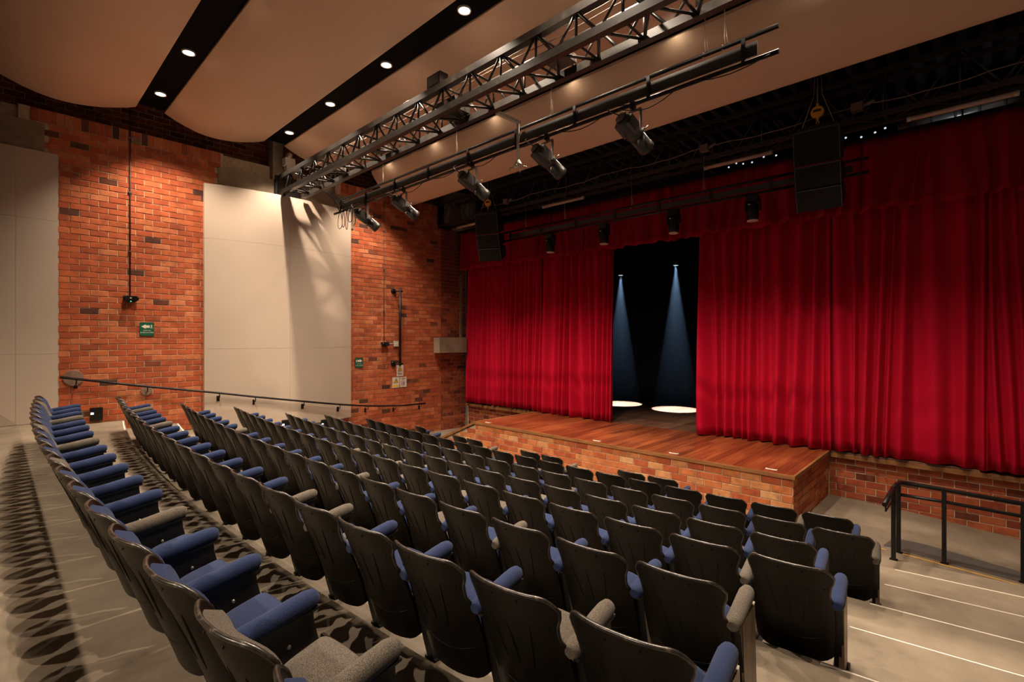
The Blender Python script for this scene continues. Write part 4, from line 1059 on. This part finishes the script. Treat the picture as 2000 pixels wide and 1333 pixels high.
def make_standard(x):
    b = MB()
    b.prism([(0.19, 0.52), (0.43, 0.56), (0.435, 0.50), (0.47, 0.36), (0.50, 0.10), (0.505, 0.0), (0.45, 0.0), (0.38, 0.02), (0.36, 0.0), (0.305, 0.0), (0.285, 0.30)][::-1], 0, x - 0.016, x + 0.016)
    b.prism([(0.165, 0.52), (0.20, 0.52), (0.345, 0.0), (0.305, 0.0)][::-1], 0, x - 0.026, x + 0.026)
    b.prism([(0.13, 0.508), (0.45, 0.553), (0.45, 0.563), (0.13, 0.522)][::-1], 0, x - 0.030, x + 0.030)
    b.box((x - 0.045, 0.30, 0.0), (x + 0.045, 0.38, 0.012)); b.box((x - 0.045, 0.42, 0.0), (x + 0.045, 0.52, 0.012))
    return b.mesh('side_panel', M['standard'])
bolt_me = {}
def make_bolts(x):
    b = MB()
    for y, z in ((0.20, 0.47), (0.33, 0.45)):
        for s in (-1, 1):
            b.lathe([(0.009, 0), (0.008, 0.006), (0.003, 0.008)], 8, Matrix.Translation((x + s * 0.016, y, z)) @ Matrix.Rotation(s * PI / 2, 4, 'Y'))
    return b.mesh('bolt', M['silver'])
def make_end_panel(x, s):
    b = MB(); n = 9
    y0, y1 = 0.20, 0.475
    for k in range(n):
        a = y0 + (y1 - y0) * k / n; c = y0 + (y1 - y0) * (k + 0.82) / n
        sh = lambda y, z: y
        b.prism([(a, 0.52), (c, 0.53), (c + 0.05 + 0.09 * (0.4 - a), 0.02), (a + 0.05 + 0.09 * (0.4 - a), 0.02)][::-1], 0, x + s * 0.016 if s > 0 else x - 0.030, x + 0.030 if s > 0 else x - 0.016)
    b.box((min(x, x + s * 0.022), y0 + 0.06, 0.02), (max(x, x + s * 0.022), y1 + 0.02, 0.50))
    return b.mesh('end_panel', M['end_panel'])
AX = 0.243
ME = dict(shell=make_shell(), rim=make_rim(), pan=make_pan(), std=make_standard(AX), stdl=make_standard(-AX), bolt=make_bolts(AX), endr=make_end_panel(AX, 1), endl=make_end_panel(-AX, -1))
for c in ('blue', 'grey'):
    ME['back_' + c] = make_back_cushion(M[c]); ME['seat_' + c] = make_seat(M[c]); ME['arm_' + c] = make_arm(M[c], AX); ME['arml_' + c] = make_arm(M[c], -AX)
GREY = {  # (row, seat): which of back b, seat s, arm a are grey
    0: {1: 'b', 2: 'a', 6: 'ba', 10: 'b', 12: 'a', 16: 'bsa'}, 1: {0: 'ba', 4: 'ba', 12: '', 13: 'ba', 14: 'a', 15: 's', 18: 'sa', 6: 's'},
    2: {3: 'b', 4: 'a', 11: 'a', 14: 's', 15: 'a', 18: 'a', 9: 's'}, 3: {8: 'a', 11: 's', 13: 's', 14: 's', 18: 'a', 10: 'a'},
    4: {6: 'sa', 8: 's', 9: 's', 13: 's', 17: 's'}, 5: {8: 's', 9: 's', 13: 's', 19: 'a', 4: 'a'}, 6: {5: 's', 10: 's', 13: 'b', 17: 'sa'}, 7: {4: 'a', 8: 'a'}}
ROWN = ['rear row', 'seventh row from the stage', 'sixth row from the stage', 'fifth row from the stage', 'fourth row from the stage', 'third row from the stage', 'second row from the stage', 'front row']
rj = random.Random(99)
def seat(r, i, nth, first, last):
    R, H, s0, _ = ROWS[r]
    s = s0 + i * PITCH + 0.226
    a = s / R
    x, y = CX + R * math.sin(a), CY - R * math.cos(a)
    g = GREY.get(r, {}).get(i, '')
    col = lambda k: 'grey' if k in g else 'blue'
    desc = 'black-backed theatre seat' if not g else ('grey theatre seat' if len(g) == 3 else 'black-backed theatre seat with grey ' + {'b': 'back pad', 's': 'cushion', 'a': 'armrest'}[g[0]])
    if 'with' in desc: lab = '%s, %s from the wall in the %s' % (desc.replace('black-backed theatre ', ''), ORD[nth], ROWN[r])
    else: lab = '%s, %s from the brick wall in the %s' % (desc, ORD[nth], ROWN[r])
    t = thing('theatre_seat', lab, 'theatre seat', (x, y, FZ[r]), (0, 0, a + rj.uniform(-0.012, 0.012)), group='theatre seats in curved rows')
    link('back_shell', ME['shell'], t); link('rim', ME['rim'], t)
    link('back_cushion', ME['back_' + col('b')], t); link('seat_pan', ME['pan'], t); link('seat_cushion', ME['seat_' + col('s')], t)
    link('armrest', ME['arm_' + col('a')], t); sp = link('side_panel', ME['std'], t); link('bolt', ME['bolt'], sp)
    if last: link('end_panel', ME['endr'], t)
    if first:
        link('armrest', ME['arml_blue'], t); link('side_panel', ME['stdl'], t); link('end_panel', ME['endl'], t)
    return t
for r in range(7):
    for i in range(ROWS[r][3]): seat(r, i, i, i == 0, i == ROWS[r][3] - 1 and r > 0)
fr = [0, 3, 4, 7, 8, 11, 12]
for k, i in enumerate(fr): seat(7, i, k, i in (0, 3, 7, 11), i in (0, 4, 8, 12))
